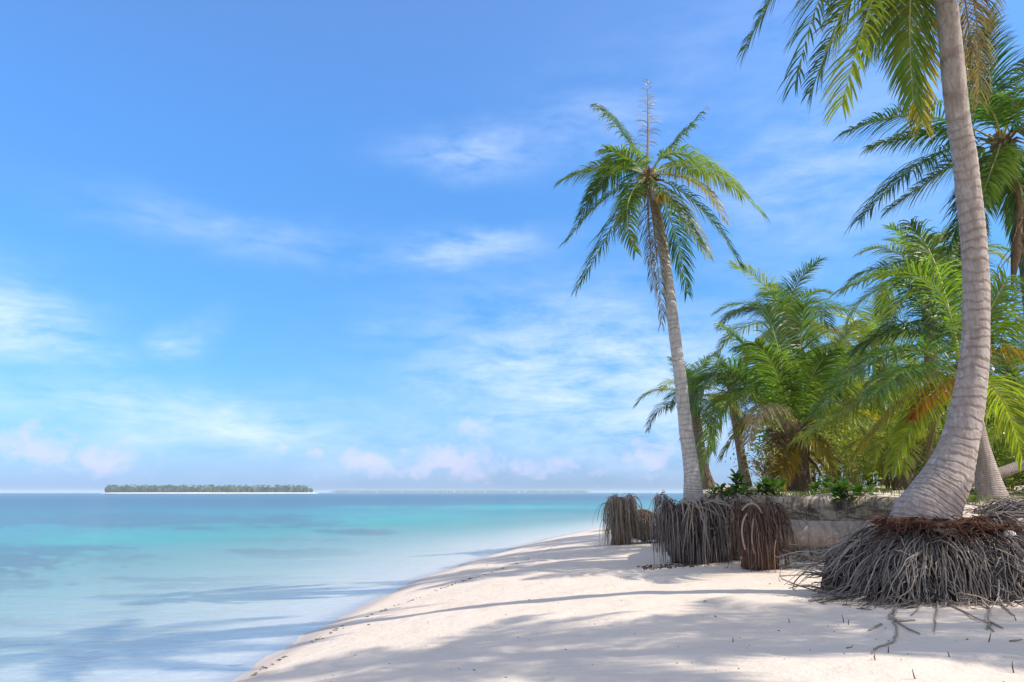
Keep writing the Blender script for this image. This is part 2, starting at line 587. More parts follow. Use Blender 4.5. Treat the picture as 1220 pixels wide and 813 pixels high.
grass = np.zeros_like(x)
for p in [(-120, 110, 668, 13, .9), (-100, 90, 690, 8, .6), (-100, 420, 617, 8, .75), (-60, 160, 652, 7, .7), (90, 200, 660, 6, .5), (270, 470, 655, 5, .7),
          (380, 480, 632, 3.5, .85), (180, 420, 641, 3, .4), (320, 430, 668, 4, .3), (150, 700, 600, 4, .5), (560, 800, 608, 3, .35), (330, 520, 622, 4, .5)]:
    grass = np.maximum(grass, patch(*p))
bar = np.zeros_like(x)
for p in [(70, 330, 640, 6, .9), (390, 620, 619, 7, 1.), (440, 780, 626, 7, .7), (430, 760, 604, 2.5, .5), (120, 420, 634, 3, .6)]:
    bar = np.maximum(bar, patch(*p))
bar = np.maximum(bar, 0)
wat = sheet_object('sea_water', x, y, np.zeros_like(x), f, n, M_WATER, dict(dep=depn, grass=grass, bar=bar), 0.0)
wat['kind'] = 'structure'

# ------------------------------------------------------------------ fronds
GREEN = (0.080, 0.158, 0.030)
DEEP = (0.046, 0.118, 0.034)
MID = (0.135, 0.215, 0.032)
LIME = (0.25, 0.30, 0.036)
YELL = (0.33, 0.27, 0.030)
GOLD = (0.36, 0.25, 0.028)
DRY = (0.20, 0.145, 0.10)
GREYDRY = (0.33, 0.27, 0.22)


def bez(p0, via, p2, n=26):
    c = via * 2 - (p0 + p2) * 0.5
    out = []
    for i in range(n):
        t = i / (n - 1)
        out.append(p0 * (1 - t) ** 2 + c * (2 * t * (1 - t)) + p2 * t * t)
    return out


def arch(e0, bend, L, n=26, sway=0.0):
    p = Vector((0, 0, 0))
    out = [p.copy()]
    for i in range(1, n):
        s = i / (n - 1)
        e = e0 - bend * s ** 1.25
        p = p + Vector((math.cos(e), sway * s, math.sin(e))) * (L / (n - 1))
        out.append(p.copy())
    return out


def frond_mesh(name, pts, leaf=0.6, pairs=58, droop=0.9, wid=0.034, seed=1, start=0.16, ragged=0.06, dry=False, stem=0.022, vee=0.25, roll=0.0, bare_tip=0.0, one_side=0):
    """a feather leaf: midrib along pts (relative to its foot), blades down both sides"""
    r = random.Random(seed)
    mb = MB()
    pairs, wid, leaf, droop = int(pairs * 1.6), wid * .62, leaf * 1.28, droop * 1.5 + .1
    P = [p - pts[0] for p in pts]
    n = len(P)
    rad = [max(0.0035, stem * (1 - i / (n - 1)) ** 0.8) for i in range(n)]
    rad[0] *= 1.9
    rad[1] *= 1.4
    mb.tube(P, rad, 5, 0, flat=0.7)
    Hd = P[-1].copy()
    Hd.z = 0
    if Hd.length < 0.25:
        Hd = Vector((0.2, -1, 0))
    S0 = Hd.normalized().cross(Vector((0, 0, 1))).normalized()
    total = sum((P[i + 1] - P[i]).length for i in range(n - 1))
    gap_until = -1
    for k in range(pairs):
        t = start + (0.995 - bare_tip - start) * (k + 0.5) / pairs
        ii = t * (n - 1)
        i = min(int(ii), n - 2)
        pos = P[i].lerp(P[i + 1], ii - i)
        T = (P[min(i + 2, n - 1)] - P[max(i - 1, 0)]).normalized()
        S = (S0 - T * S0.dot(T)).normalized()
        Nn = S.cross(T)
        if Nn.z < 0:
            Nn = -Nn
        if roll:
            q = Matrix.Rotation(roll, 3, T)
            S = q @ S
            Nn = q @ Nn
        tt = (t - start) / (1 - start)
        prof = (0.55 + 0.45 * math.sin(min(1, tt * 2.6) * math.pi / 2)) * (1 - 0.62 * max(0, tt - 0.35) / 0.65)
        if r.random() < ragged * 0.35:
            gap_until = k + r.randint(1, 3)
        for side in (-1, 1):
            if r.random() < ragged or (k < gap_until and r.random() < 0.6):
                continue
            if one_side and side != one_side and r.random() < 0.75:
                continue
            Ls = leaf * prof * r.uniform(0.82, 1.1)
            if ragged > 0.15 and r.random() < 0.3:
                Ls *= r.uniform(0.35, 0.8)
            a = R(24) + R(34) * tt + r.uniform(-0.12, 0.12)
            dr = S * side * math.cos(a) + T * math.sin(a) + Nn * (vee + r.uniform(-0.2, 0.2))
            dr.normalize()
            g = droop * r.uniform(0.75, 1.3)
            ns = 5
            q = pos.copy()
            pp, wv, ww = [], [], []
            tw = r.uniform(-0.5, 0.5)
            for s in range(ns):
                sf = s / (ns - 1)
                dd = (dr + Vector((0, 0, -1)) * g * sf ** 1.1).normalized()
                wvec = dd.cross(Nn)
                if wvec.length < 0.15:
                    wvec = dd.cross(T)
                wvec.normalize()
                wvec = Matrix.Rotation(tw, 3, dd) @ wvec
                pp.append(q.copy())
                wv.append(wvec)
                ww.append(wid * (0.55, 1.0, 0.92, 0.62, 0.10)[s] * (0.6 if dry else 1))
                q = q + dd * (Ls / (ns - 1))
            mb.strip(pp, wv, ww, 1)
    return mb.mesh(name, [M_RDRY if dry else M_RACHIS, M_LEAF], smooth=False)


def add_frond(parent, me, loc, col, rotz=0.0, scale=1.0, name='frond', label=None):
    o = link(name, me, parent, loc)
    o.rotation_euler = (0, 0, rotz)
    o.scale = (scale,) * 3
    j = rnd.uniform(0.85, 1.15)
    o.color = (col[0] * j, col[1] * j, col[2] * j, 1)
    if label:
        o['label'] = label
    return o


# library of feather leaves for the palms behind
LIB = {}
for key, (e0, bend, L, dr, leaf) in dict(up=(78, 60, 2.3, .45, .58), high=(60, 95, 2.5, .6, .62), mid=(38, 95, 2.6, .75, .66),
                                         low=(12, 85, 2.5, .9, .64), hang=(-18, 62, 2.3, .9, .6)).items():
    LIB[key] = [frond_mesh('feather_leaf', arch(R(e0 + dv), R(bend + dv * .8), L * s, sway=sw), leaf, 56, dr, 0.036, seed=hash(key) % 1 + i * 31 + len(key) * 7, ragged=rg)
                for i, (dv, s, sw, rg) in enumerate([(-7, 1, .12, .05), (6, .92, -.15, .10), (0, 1.06, .05, .07)])]
LIB['dead'] = [frond_mesh('dead_leaf', arch(R(-30 - 12 * i), R(52 - 6 * i), 1.9, sway=.1), .5, 34, 1.6, 0.03, seed=90 + i, ragged=.3, dry=True) for i in range(2)]


def trunk_mesh(name, pts, rad, mat, sides=16, seg=90, seed=0, bumpy=0.03):
    """smooth trunk through the points, with shallow steps at the leaf scars"""
    P = [Vector(p) for p in pts]
    out, rr = [], []
    m = len(P)

    def cr(a, b, c, d, t):
        return 0.5 * ((b * 2) + (c - a) * t + (a * 2 - b * 5 + c * 4 - d) * t * t + (b * 3 - a - c * 3 + d) * t ** 3)
    for s in range(seg + 1):
        u = s / seg * (m - 1)
        i = min(int(u), m - 2)
        t = u - i
        a, b, c, dd = P[max(i - 1, 0)], P[i], P[i + 1], P[min(i + 2, m - 1)]
        out.append(cr(a, b, c, dd, t))
        ra = cr(rad[max(i - 1, 0)], rad[i], rad[i + 1], rad[min(i + 2, m - 1)], t)
        rr.append(ra * (1 + 0.018 * math.sin(s * 2.4 + seed)))
    mb = MB()

    def wob(i, an):
        p = out[i]
        return 1 + bumpy * mnoise.noise(Vector((math.cos(an) * 1.6 + seed, math.sin(an) * 1.6, p.z * 2.5))) * 2
    mb.tube(out, rr, sides, 0, wob=wob)
    return mb.mesh(name, mat)


def crown_base(parent, loc, r=0.2, seed=0):
    """bundle of old leaf sheaths and fibre where the fronds leave the trunk"""
    rr = random.Random(seed)
    mb = MB()
    mb.lump((0, 0, 0.02), r * .75, r * .75, r * 1.3, seed, 0.3, 3)
    for i in range(26):
        a = rr.uniform(0, 6.283)
        e = rr.uniform(-0.9, 1.2)
        dd = Vector((math.cos(a) * math.cos(e), math.sin(a) * math.cos(e), math.sin(e)))
        p0 = dd * r * 0.4
        p1 = dd * r * rr.uniform(1.1, 1.7)
        p2 = p1 + Vector((dd.x, dd.y, dd.z - 0.9)) * r * rr.uniform(0.3, 0.9)
        mb.tube([p0, p1, p2], [r * .14, r * .10, r * .03], 5, 0)
    return link('crown_base', mb.mesh('crown_base', M_FIBRE), parent, loc)


def coconut(parent, loc, s=0.075, mat=None):
    mb = MB()
    mb.lump((0, 0, 0), s, s * .95, s * 1.25, rnd.randint(0, 90), 0.06, 1.5, (12, 9))
    return link('coconut', mb.mesh('coconut', mat or M_COCO), parent, loc)


def px_fronds(root, centre_px, Y, specs, seed=0, leaf=0.6, pairs=58, wid=0.034, spread=0.08):
    """fronds of a palm near the camera, each with its own arch and depth"""
    org = root.location
    for i, s in enumerate(specs):
        via, tip, dv, dt, col = s[:5]
        o = dict(s[5]) if len(s) > 5 else {}
        lab = o.pop('label', None)
        name = o.pop('name', 'frond')
        p2 = at(*tip, Y + dt)
        p1 = at(*via, Y + dv)
        c = at(*centre_px, Y)
        p0 = c + (p1 - c).normalized() * spread
        kw = dict(leaf=leaf, pairs=pairs, wid=wid, seed=seed * 100 + i)
        kw.update(o)
        me = frond_mesh(name, bez(p0, p1, p2), **kw)
        add_frond(root, me, p0 - org, col, name=name, label=lab)


def generic_crown(root, top, count, scale, seed, cols, dead=2, keys=None, az0=None):
    r = random.Random(seed)
    ga = r.uniform(0, 6.28)
    keys = keys or (['up'] * 3 + ['high'] * 5 + ['mid'] * 6 + ['low'] * 4 + ['hang'] * 2)
    seq = [keys[int(i * len(keys) / count)] for i in range(count)]
    for i, kx in enumerate(seq):
        ga += 2.399 + r.uniform(-.25, .25)
        me = r.choice(LIB[kx])
        col = r.choice(cols)
        if kx in ('low', 'hang') and r.random() < 0.35:
            col = r.choice([YELL, LIME])
        add_frond(root, me, top - root.location + Vector((0, 0, rnd.uniform(-.1, .08))), col, ga, scale * r.uniform(.88, 1.1))
    for i in range(dead):
        add_frond(root, r.choice(LIB['dead']), top - root.location - Vector((0, 0, .12)), DRY, r.uniform(0, 6.28), scale * r.uniform(.7, 1.0), name='dead_frond', label='dry brown dead frond hanging under the crown')


def hang_wall(mbs, q, cx, cy, ztop, rx, ry, n, lens, rad, front=(.92, 2.08), deep=.5, wig=.12, p=4):
    for i in range(n):
        a = q.uniform(math.pi * front[0], math.pi * front[1])
        k = 1 / (abs(math.cos(a)) ** p + abs(math.sin(a)) ** p) ** (1 / p)
        k *= q.uniform(.80, 1.03) * (1 + .13 * math.sin(a * 5 + cx) + .07 * math.sin(a * 11 + cy * 2))
        lobe = .10 * math.sin(a * 3 + cx * 3) + .06 * math.sin(a * 8)
        z = ztop - (q.uniform(-.03, .12) if q.random() < .6 else q.uniform(.1, deep))
        p0 = Vector((cx + math.cos(a) * rx * k, cy + math.sin(a) * ry * k, z + lobe))
        cross = q.random() < .14
        j = .9 if cross else .30
        d = Vector((math.cos(a) * .22 + q.uniform(-j, j), math.sin(a) * .45 + q.uniform(-.3, .1), q.uniform(-.4, .5)))
        roots_add(q.choice(mbs), p0, d, q.uniform(*lens), q.uniform(*rad), q.uniform(2.5, 4) if cross else q.uniform(6, 10), 9, q, wig)


def core_wall(mb, cx, cy, z0, z1, rx, ry, seed, top=.9, bottom=.85):
    n = 14
    P = [Vector((cx, cy, z0 + (z1 - z0) * i / (n - 1))) for i in range(n)]
    rr_ = [rx * (bottom + (top - bottom) * i / (n - 1)) * (1 if i < n - 2 else (.8 if i == n - 2 else .35)) for i in range(n)]
    mb.tube(P, rr_, 28, 0, flat=ry / rx, wob=lambda i, an: 1 + .20 * mnoise.fractal(Vector((math.cos(an) * 2 + seed, math.sin(an) * 2, i * .35)), 1, 2, 4))


# ---- tall palm at the edge of the beach
def roots_add(mb, p0, dir0, length, r, drop=1.0, seg=6, rr=None, wig=0.06, floor=True, mat=0, sides=4, lift=0.012):
    rr = rr or rnd
    p = p0.copy()
    d = dir0.normalized()
    pts, rad = [p.copy()], [r]
    for s in range(seg):
        d = (d + Vector((rr.uniform(-wig, wig), rr.uniform(-wig, wig), -drop / seg + rr.uniform(-wig, wig)))).normalized()
        p = p + d * (length / seg)
        if floor:
            g = gz(p.x, p.y) + lift
            if p.z < g:
                p.z = g
                d.z = max(d.z, -0.02)
        pts.append(p.copy())
        rad.append(r * (1 - 0.6 * (s + 1) / seg))
    mb.tube(pts, rad, sides, mat)


def rel(mb, org):
    mb.v = [Vector(p) - org for p in mb.v]


YT = 14.0
b0 = at(826, 588, YT)
tall = thing('palm_tree', b0, 'tall slender leaning palm on the overhanging root skirt, bare spear leaf at its top', 'palm tree')
tp = [(827, 596, .205), (826, 588, .19), (824, 560, .158), (817, 510, .136), (811, 455, .124), (804, 400, .118), (797, 345, .113), (789, 290, .108), (781, 248, .104), (776, 222, .10)]
link('trunk', trunk_mesh('trunk', [at(a, b, YT) - b0 for a, b, _ in tp], [q * .9 for _, _, q in tp], M_BARK, 18, 130, 1), tall)
CT = (771, 208)
crown_base(tall, at(774, 216, YT) - b0, 0.17, 3)
px_fronds(tall, CT, YT, [
    ((742, 158), (715, 130), .25, .5, GREEN, dict(droop=1.2, leaf=.62)),
    ((772, 150), (771, 95), 0, 0, GREYDRY, dict(dry=True, leaf=.26, pairs=40, ragged=.38, droop=.9, start=.25, stem=.028, name='spear_leaf', label='bare dry spear leaf standing upright', vee=.1)),
    ((806, 168), (852, 119), .1, .3, GREEN, dict(ragged=.2, leaf=.42, bare_tip=.14, droop=1.3)),
    ((721, 199), (667, 217), -.35, -.5, MID, dict(leaf=.54)),
    ((729, 207), (690, 262), .7, 1.0, DEEP, dict(leaf=.52)),
    ((722, 236), (675, 288), -.3, -.5, GREEN, dict(leaf=.50, ragged=.14)),
    ((735, 262), (687, 346), -.6, -.9, GREEN, dict(leaf=.55, droop=1.1)),
    ((822, 186), (910, 258), -.5, -.8, MID, dict(leaf=.66, droop=1.3)),
    ((830, 200), (884, 232), .6, 1.0, LIME, dict(leaf=.6, droop=1.2)),
    ((828, 218), (862, 262), -.8, -1.1, YELL, dict(leaf=.45, droop=1.2, ragged=.15)),
    ((832, 246), (884, 320), -.3, -.5, DEEP, dict(leaf=.52)),
    ((802, 272), (819, 350), .3, .5, DEEP, dict(leaf=.5, vee=.1)),
    ((818, 258), (846, 308), .4, .7, GREYDRY, dict(leaf=.34, ragged=.25, dry=True, name='dead_frond', label='faded dry frond drooping at the right')),
    ((781, 290), (789, 388), -.25, -.3, DRY, dict(leaf=.4, dry=True, droop=2.0, pairs=70, ragged=.1, name='dead_frond', label='brown dead frond hanging against the trunk')),
    ((773, 270), (778, 345), -.2, -.35, DRY, dict(leaf=.36, dry=True, droop=2.0, pairs=40, ragged=.2, name='dead_frond', label='brown dead frond hanging against the trunk')),
    ((748, 245), (757, 300), -.8, -1.1, MID, dict(leaf=.4, ragged=.15)),
    ((735, 200), (700, 238), .5, .7, GREEN, dict(leaf=.54)),
    ((806, 196), (842, 210), .8, 1.4, GREEN, dict(leaf=.5)),
    ((760, 215), (742, 262), .8, 1.3, DEEP, dict(leaf=.5)),
    ((800, 240), (838, 300), -.7, -1.0, MID, dict(leaf=.5)),
    ((752, 190), (722, 178), -.6, -.9, MID, dict(leaf=.55)),
], seed=1, leaf=.58, pairs=56, wid=.034)
coconut(tall, at(792, 236, YT - .15) - b0)
coconut(tall, at(788, 231, YT - .22) - b0, .065)
coconut(tall, at(796, 238, YT - .05) - b0, .06)
coconut(tall, at(763, 232, YT - .2) - b0, .06, M_HUSK)
coconut(tall, at(784, 238, YT - .26) - b0, .055)

# root skirt of the tall palm
rr = random.Random(21)
mb = MB()
c = at(834, 600, YT)
zb = gz(3.4, 13.3)
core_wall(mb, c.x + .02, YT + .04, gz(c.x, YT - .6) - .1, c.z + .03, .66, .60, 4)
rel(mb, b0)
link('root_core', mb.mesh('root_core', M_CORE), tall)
mb = MB()
mb2 = MB()
hang_wall([mb] * 6 + [mb2], rr, c.x + .02, YT + .02, c.z + .02, .66, .62, 640, (.35, 1.0), (.004, .0115))
for i in range(160):                 # short wiry ends sticking out of the top edge
    a = rr.uniform(math.pi * 0.9, math.pi * 2.1)
    p0 = Vector((c.x + math.cos(a) * .58, YT + math.sin(a) * .55, c.z + rr.uniform(-.12, .06)))
    roots_add(mb2, p0, Vector((math.cos(a), math.sin(a), rr.uniform(-.3, .9))), rr.uniform(.12, .3), .006, 1.2, 4, rr, .25, False)
rel(mb, b0)
rel(mb2, b0)
tag(link('root_skirt', mb.mesh('root_skirt', M_ROOT), tall), kind='stuff')
tag(link('root_fringe', mb2.mesh('root_fringe', M_ROOTB), tall), kind='stuff')
for (pts, rad) in [([(838, 600), (862, 598), (874, 616), (868, 628), (845, 630)], .016), ([(850, 598), (884, 604), (896, 598), (912, 612)], .014),
                   ([(832, 604), (850, 610), (864, 626), (866, 648)], .012)]:
    mb = MB()
    P = [at(a, b, YT - .72) - b0 for a, b in pts]
    mb.tube(bez(P[0], P[1], P[2], 8)[:-1] + P[2:], [rad] * (7 + len(P) - 2), 6)
    link('loose_root', mb.mesh('loose_root', M_ROOTT), tall)

for i in range(14):
    x0, x1 = rr.uniform(806, 846), 0
    x1 = x0 + rr.uniform(-14, 34)
    y1 = rr.uniform(622, 652)
    Q = [at(x0, rr.uniform(594, 602), YT - .5) - b0, at((x0 + x1) / 2 + rr.uniform(-4, 8), rr.uniform(598, 612), YT - .74) - b0, at(x1, y1, YT - .72) - b0]
    mb = MB()
    mb.tube(bez(*Q, n=10), [rr.uniform(.008, .013)] * 8 + [.007, .004], 5)
    link('loose_root', mb.mesh('loose_root', M_ROOTT), tall)

# ---- big palm in front on the right
YB = 9.0
b1 = at(1105, 618, YB)
big = thing('palm_tree', b1, 'big curved trunk palm nearest the camera, standing on a wide mound of exposed roots', 'palm tree')
bp = [(1100, 632, .37), (1105, 614, .345), (1117, 590, .285), (1130, 565, .245), (1145, 521, .195), (1155, 474, .174), (1161, 427, .155), (1163, 380, .147), (1163, 334, .144),
      (1160, 287, .141), (1155, 240, .140), (1149, 185, .135), (1140, 130, .131), (1127, 0, .122), (1112, -90, .115), (1106, -125, .11)]
link('trunk', trunk_mesh('trunk', [at(a, b, YB - 1.0 * max(0, (330 - b) / 455) ** 1.3) - b1 for a, b, _ in bp], [q for _, _, q in bp], M_BARK2, 28, 240, 5, .02), big)
CB = (1104, -140)
YC = YB - 1.05
crown_base(big, at(*CB, YC) - b1, .26, 8)
px_fronds(big, CB, YC, [
    ((985, -90), (888, 60), .3, .5, GREEN, dict(droop=.9)),
    ((1010, -70), (947, 104), -.5, -.8, GREEN, dict(droop=.7)),
    ((1030, -40), (966, 113), .7, 1.0, DEEP, dict(droop=.7)),
    ((1050, -30), (1003, 126), -.7, -.9, LIME, dict(droop=.6, leaf=.66)),
    ((1076, -20), (1028, 60), .8, 1.0, LIME, dict(droop=.8)),
    ((1092, 0), (1098, 150), .9, 1.3, YELL, dict(droop=.6, leaf=.6)),
    ((1085, -10), (1088, 120), .5, .7, MID, dict(droop=.7)),
    ((1156, -20), (1166, 125), .9, 1.4, DRY, dict(dry=True, leaf=.5, droop=1.8, ragged=.15, name='dead_frond', label='brown dead frond hanging behind the trunk')),
    ((1146, -20), (1156, 95), .9, 1.5, DRY, dict(dry=True, leaf=.5, droop=1.8, ragged=.15, name='dead_frond', label='brown dead frond hanging behind the trunk')),
    ((1180, -120), (1262, -10), .3, .5, MID),
    ((1190, -170), (1300, -90), -.4, -.7, GREEN),
    ((1160, -230), (1220, -290), .2, .4, GREEN),
    ((1100, -270), (1090, -370), .1, .3, MID),
    ((1030, -220), (950, -240), .3, .5, GREEN),
    ((1000, -160), (880, -90), -.5, -.9, MID),
    ((1080, -230), (1040, -290), -.6, -1.0, GREEN),
    ((1120, -200), (1130, -210), -.9, -1.7, LIME),
    ((1120, -190), (1130, -190), 1.0, 1.9, GREEN),
    ((1060, -130), (1010, -60), -1.0, -1.6, MID),
    ((1150, -150), (1210, -60), -.9, -1.5, MID),
    ((1150, -150), (1200, -70), 1.0, 1.6, GREEN),
    ((1060, -150), (1000, -70), 1.1, 1.7, GREEN),
], seed=2, leaf=.62, pairs=64, wid=.036, spread=.1)
for q in range(4):
    coconut(big, at(1096 + q * 12, -108 + (q % 2) * 9, YC - .2) - b1, .08)

# its mound of roots: a low dome of packed root and soil, strands matted over it
rr = random.Random(5)
bx, by = b1.x, b1.y
MX, MY = bx + .22, by + .08


def mound(a, q):
    """point on the mound at bearing a, q = 0 in the middle, 1 at its foot"""
    ca, sa = math.cos(a), math.sin(a)
    lob = 1 + .09 * math.sin(a * 5 + 1) + .05 * math.sin(a * 13)
    rx = (1.30 if ca < 0 else 1.62) * lob
    x0, y0 = MX + ca * rx * q, MY + sa * .86 * lob * q
    kk = min(1, max(0, (sa + .05) / .75))
    g = gz(MX + ca * rx * 1.1, MY - abs(sa) * .86 * 1.1) * (1 - kk) + 1.25 * kk
    top_ = 1.47 - (.14 * max(0, ca) * q)
    z0 = g + (top_ - g) * max(0, 1 - q ** 1.9) ** .85
    return Vector((x0, y0, max(z0, gz(x0, y0))))


mb = MB()
nA, nQ = 72, 16
for j in range(nQ + 1):
    for i in range(nA):
        p = mound(2 * math.pi * i / nA, j / nQ * 1.02)
        w = mnoise.fractal(p * 4, 1, 2, 4)
        mb.v.append(p + Vector((0, 0, -.13 + .09 * w - (.3 if j == nQ else 0))))
        mb.a.append(0)
for j in range(nQ):
    for i in range(nA):
        i2 = (i + 1) % nA
        mb.f.append((j * nA + i, (j + 1) * nA + i, (j + 1) * nA + i2, j * nA + i2))
        mb.m.append(0)
rel(mb, b1)
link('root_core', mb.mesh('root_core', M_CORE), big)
mb = MB()
mb.lump((bx - .02, by - .04, 1.47), .54, .44, .08, 12, .35, 4, (36, 14))
mb.lump((bx + .74, by - .10, 1.42), .44, .28, .06, 13, .45, 5, (30, 12))
for i in range(260):
    a = rr.uniform(math.pi * .95, math.pi * 2.1)
    q = rr.uniform(.85, 1.15)
    p0 = Vector((bx + math.cos(a) * .50 * q + (0.5 if rr.random() < .35 else 0), by - .06 + math.sin(a) * .40 * q, 1.43 + rr.uniform(-.06, .12)))
    roots_add(mb, p0, Vector((math.cos(a) + rr.uniform(-.8, .8), math.sin(a) + rr.uniform(-.8, .8), rr.uniform(-.2, .7))), rr.uniform(.08, .28), rr.uniform(.004, .008), 1.4, 4, rr, .3, False)
rel(mb, b1)
tag(link('red_root_fibre', mb.mesh('red_root_fibre', M_CORER), big), kind='stuff')
mb, mb2 = MB(), MB()
for i in range(1250):
    a = rr.uniform(math.pi * 0.86, math.pi * 2.2)
    q = rr.uniform(.28, .98) if rr.random() < .7 else rr.uniform(.28, .5)
    dq = rr.uniform(.25, .75)
    if rr.random() < .12:
        dq *= .3
    da = rr.gauss(.05 if math.cos(a) < 0 else -.10, .16) if rr.random() < .75 else rr.gauss(0, .5)
    off = rr.uniform(-.02, .07) if rr.random() < .7 else rr.uniform(.06, .16)
    pts = []
    ns = 9
    ph, am = rr.uniform(0, 6.28), rr.uniform(0, .03)
    for k in range(ns):
        t = k / (ns - 1)
        p = mound(a + da * t + am * math.sin(t * 7 + ph), min(q + dq * t, 1.40))
        p += Vector((rr.uniform(-.012, .012), rr.uniform(-.012, .012), off * math.sin(math.pi * min(1, t * 1.15)) + rr.uniform(-.012, .012)))
        p.z = max(p.z, gz(p.x, p.y) + .008)
        pts.append(p)
    if max((pts[k + 1] - pts[k]).length for k in range(ns - 1)) > .24:
        continue
    r0 = rr.uniform(.004, .0118)
    (mb if rr.random() < .80 else mb2).tube(pts, [r0 * (1 - .6 * k / (ns - 1)) for k in range(ns)], 4)
rel(mb, b1)
rel(mb2, b1)
tag(link('root_tangle', mb.mesh('root_tangle', M_ROOT), big), kind='stuff')
tag(link('bleached_root_tangle', mb2.mesh('bleached_root', M_ROOTT), big), kind='stuff')


def ground_root(px_list, r, parent, org, mat=M_ROOTT, name='loose_root'):
    pts = []
    for (a, b) in px_list:
        lo, hi = 2.0, 30.0             # where the sight line meets the sand
        rd = ray(a, b)
        for _ in range(30):
            mid = (lo + hi) / 2
            p = Vector((0, 0, H)) + rd * (mid / rd.y)
            if p.z > gz(p.x, p.y) + r * .8:
                lo = mid
            else:
                hi = mid
        pts.append(Vector((0, 0, H)) + rd * (lo / rd.y))
    P = [pts[0]]
    for i in range(len(pts) - 1):
        for s in range(1, 5):
            q = pts[i].lerp(pts[i + 1], s / 4)
            q.z = max(q.z, gz(q.x, q.y) + r * .6)
            P.append(q + Vector((rnd.uniform(-r, r), rnd.uniform(-r, r), 0)))
    mb = MB()
    mb.tube([p - org for p in P], [r * (1 - .55 * i / len(P)) for i in range(len(P))], 6)
    return link(name, mb.mesh(name, mat), parent)


for chain in [[(1070, 695), (1066, 730), (1064, 738), (1068, 755), (1063, 765), (1042, 772), (1039, 778)], [(1065, 737), (1080, 748), (1095, 755)], [(1064, 728), (1058, 738)],
              [(1116, 705), (1118, 722), (1112, 752)], [(1160, 700), (1178, 725), (1179, 742), (1176, 750)], [(1179, 741), (1193, 748)], [(1120, 716), (1150, 730), (1176, 742)],
              [(1182, 702), (1196, 722), (1206, 733)], [(1050, 744), (1034, 751)], [(1105, 715), (1086, 733)], [(1066, 740), (1090, 739)], [(1178, 742), (1182, 752)]]:
    ground_root(chain, .012, big, b1)

# ------------------------------------------------------------------ the other palms
CG = [GREEN, MID, DEEP, MID, LIME]


def palm(label, base_px, Y, trunk_px, widths, top_px, count, scale, seed, bark=M_BARK3, dead=2, keys=None, cols=CG, Ytop=None, group='palms of the grove behind the beach', yoff=None):
    base = at(*base_px, Y)
    base.z = gz(base.x, base.y) - .03
    Ytop = Ytop or Y
    root = thing('palm_tree', base, label, 'palm tree', group)
    pts = [base] + [at(a, b, Y + (Ytop - Y) * (i + 1) / (len(trunk_px) + 1)) for i, (a, b) in enumerate(trunk_px)] + [at(*top_px, Ytop)]
    link('trunk', trunk_mesh('trunk', [p - base for p in pts], widths, bark, 14, 70, seed), root)
    top = pts[-1]
    crown_base(root, top - base, max(.14, widths[-1] * 1.6), seed)
    if count:
        generic_crown(root, top, count, scale, seed, cols, dead, keys)
    return root, top


# second trunk, just behind the big one: large crown with long arching fronds
p10, top = palm('palm with slimmer trunk directly behind the big curved palm', (1183, 603), 12.0, [(1177, 569), (1169, 534), (1161, 495)], [.26, .175, .125, .105, .10], (1145, 448), 0, 1, 31, M_BARK2, group=None)
px_fronds(p10, (1145, 447), 12.0, [
    ((1104, 335), (1005, 346), -.2, -.4, MID, dict(leaf=.75, droop=.8)),
    ((1066, 418), (975, 490), -.6, -.9, GREEN, dict(leaf=.7, droop=.8)),
    ((1062, 462), (958, 520), -.5, -.8, LIME, dict(leaf=.8, droop=1.3)),
    ((1085, 395), (1018, 420), .4, .7, DEEP, dict(leaf=.7)),
    ((1118, 325), (1085, 268), .4, .7, MID, dict(leaf=.6)),
    ((1140, 350), (1160, 275), .5, .8, GREEN, dict(leaf=.6)),
    ((1192, 370), (1262, 300), .3, .4, GREEN, dict(leaf=.7)),
    ((1205, 390), (1270, 400), -.4, -.6, MID, dict(leaf=.7, droop=1.0)),
    ((1195, 420), (1240, 450), -.5, -.8, YELL, dict(leaf=.6, droop=1.0)),
    ((1080, 478), (1018, 545), .4, .6, YELL, dict(leaf=.6, droop=1.2)),
    ((1100, 485), (1062, 560), -.5, -.7, LIME, dict(leaf=.5, droop=1.2)),
    ((1112, 466), (1086, 500), -.6, -.8, (.42, .17, .03), dict(leaf=.36, droop=1.5, ragged=.25, pairs=40)),
    ((1190, 470), (1218, 545), .4, .5, LIME, dict(leaf=.6)),
    ((1090, 440), (1045, 470), -1.0, -1.6, GREEN, dict(leaf=.65)),
    ((1165, 400), (1200, 330), -.8, -1.2, MID, dict(leaf=.65)),
    ((1130, 400), (1070, 330), .9, 1.5, DEEP, dict(leaf=.65)),
    ((1120, 490), (1106, 560), .2, .3, DRY, dict(leaf=.5, dry=True, droop=1.8, name='dead_frond', label='dry brown dead frond hanging under the crown')),
], seed=4, pairs=60, wid=.04)

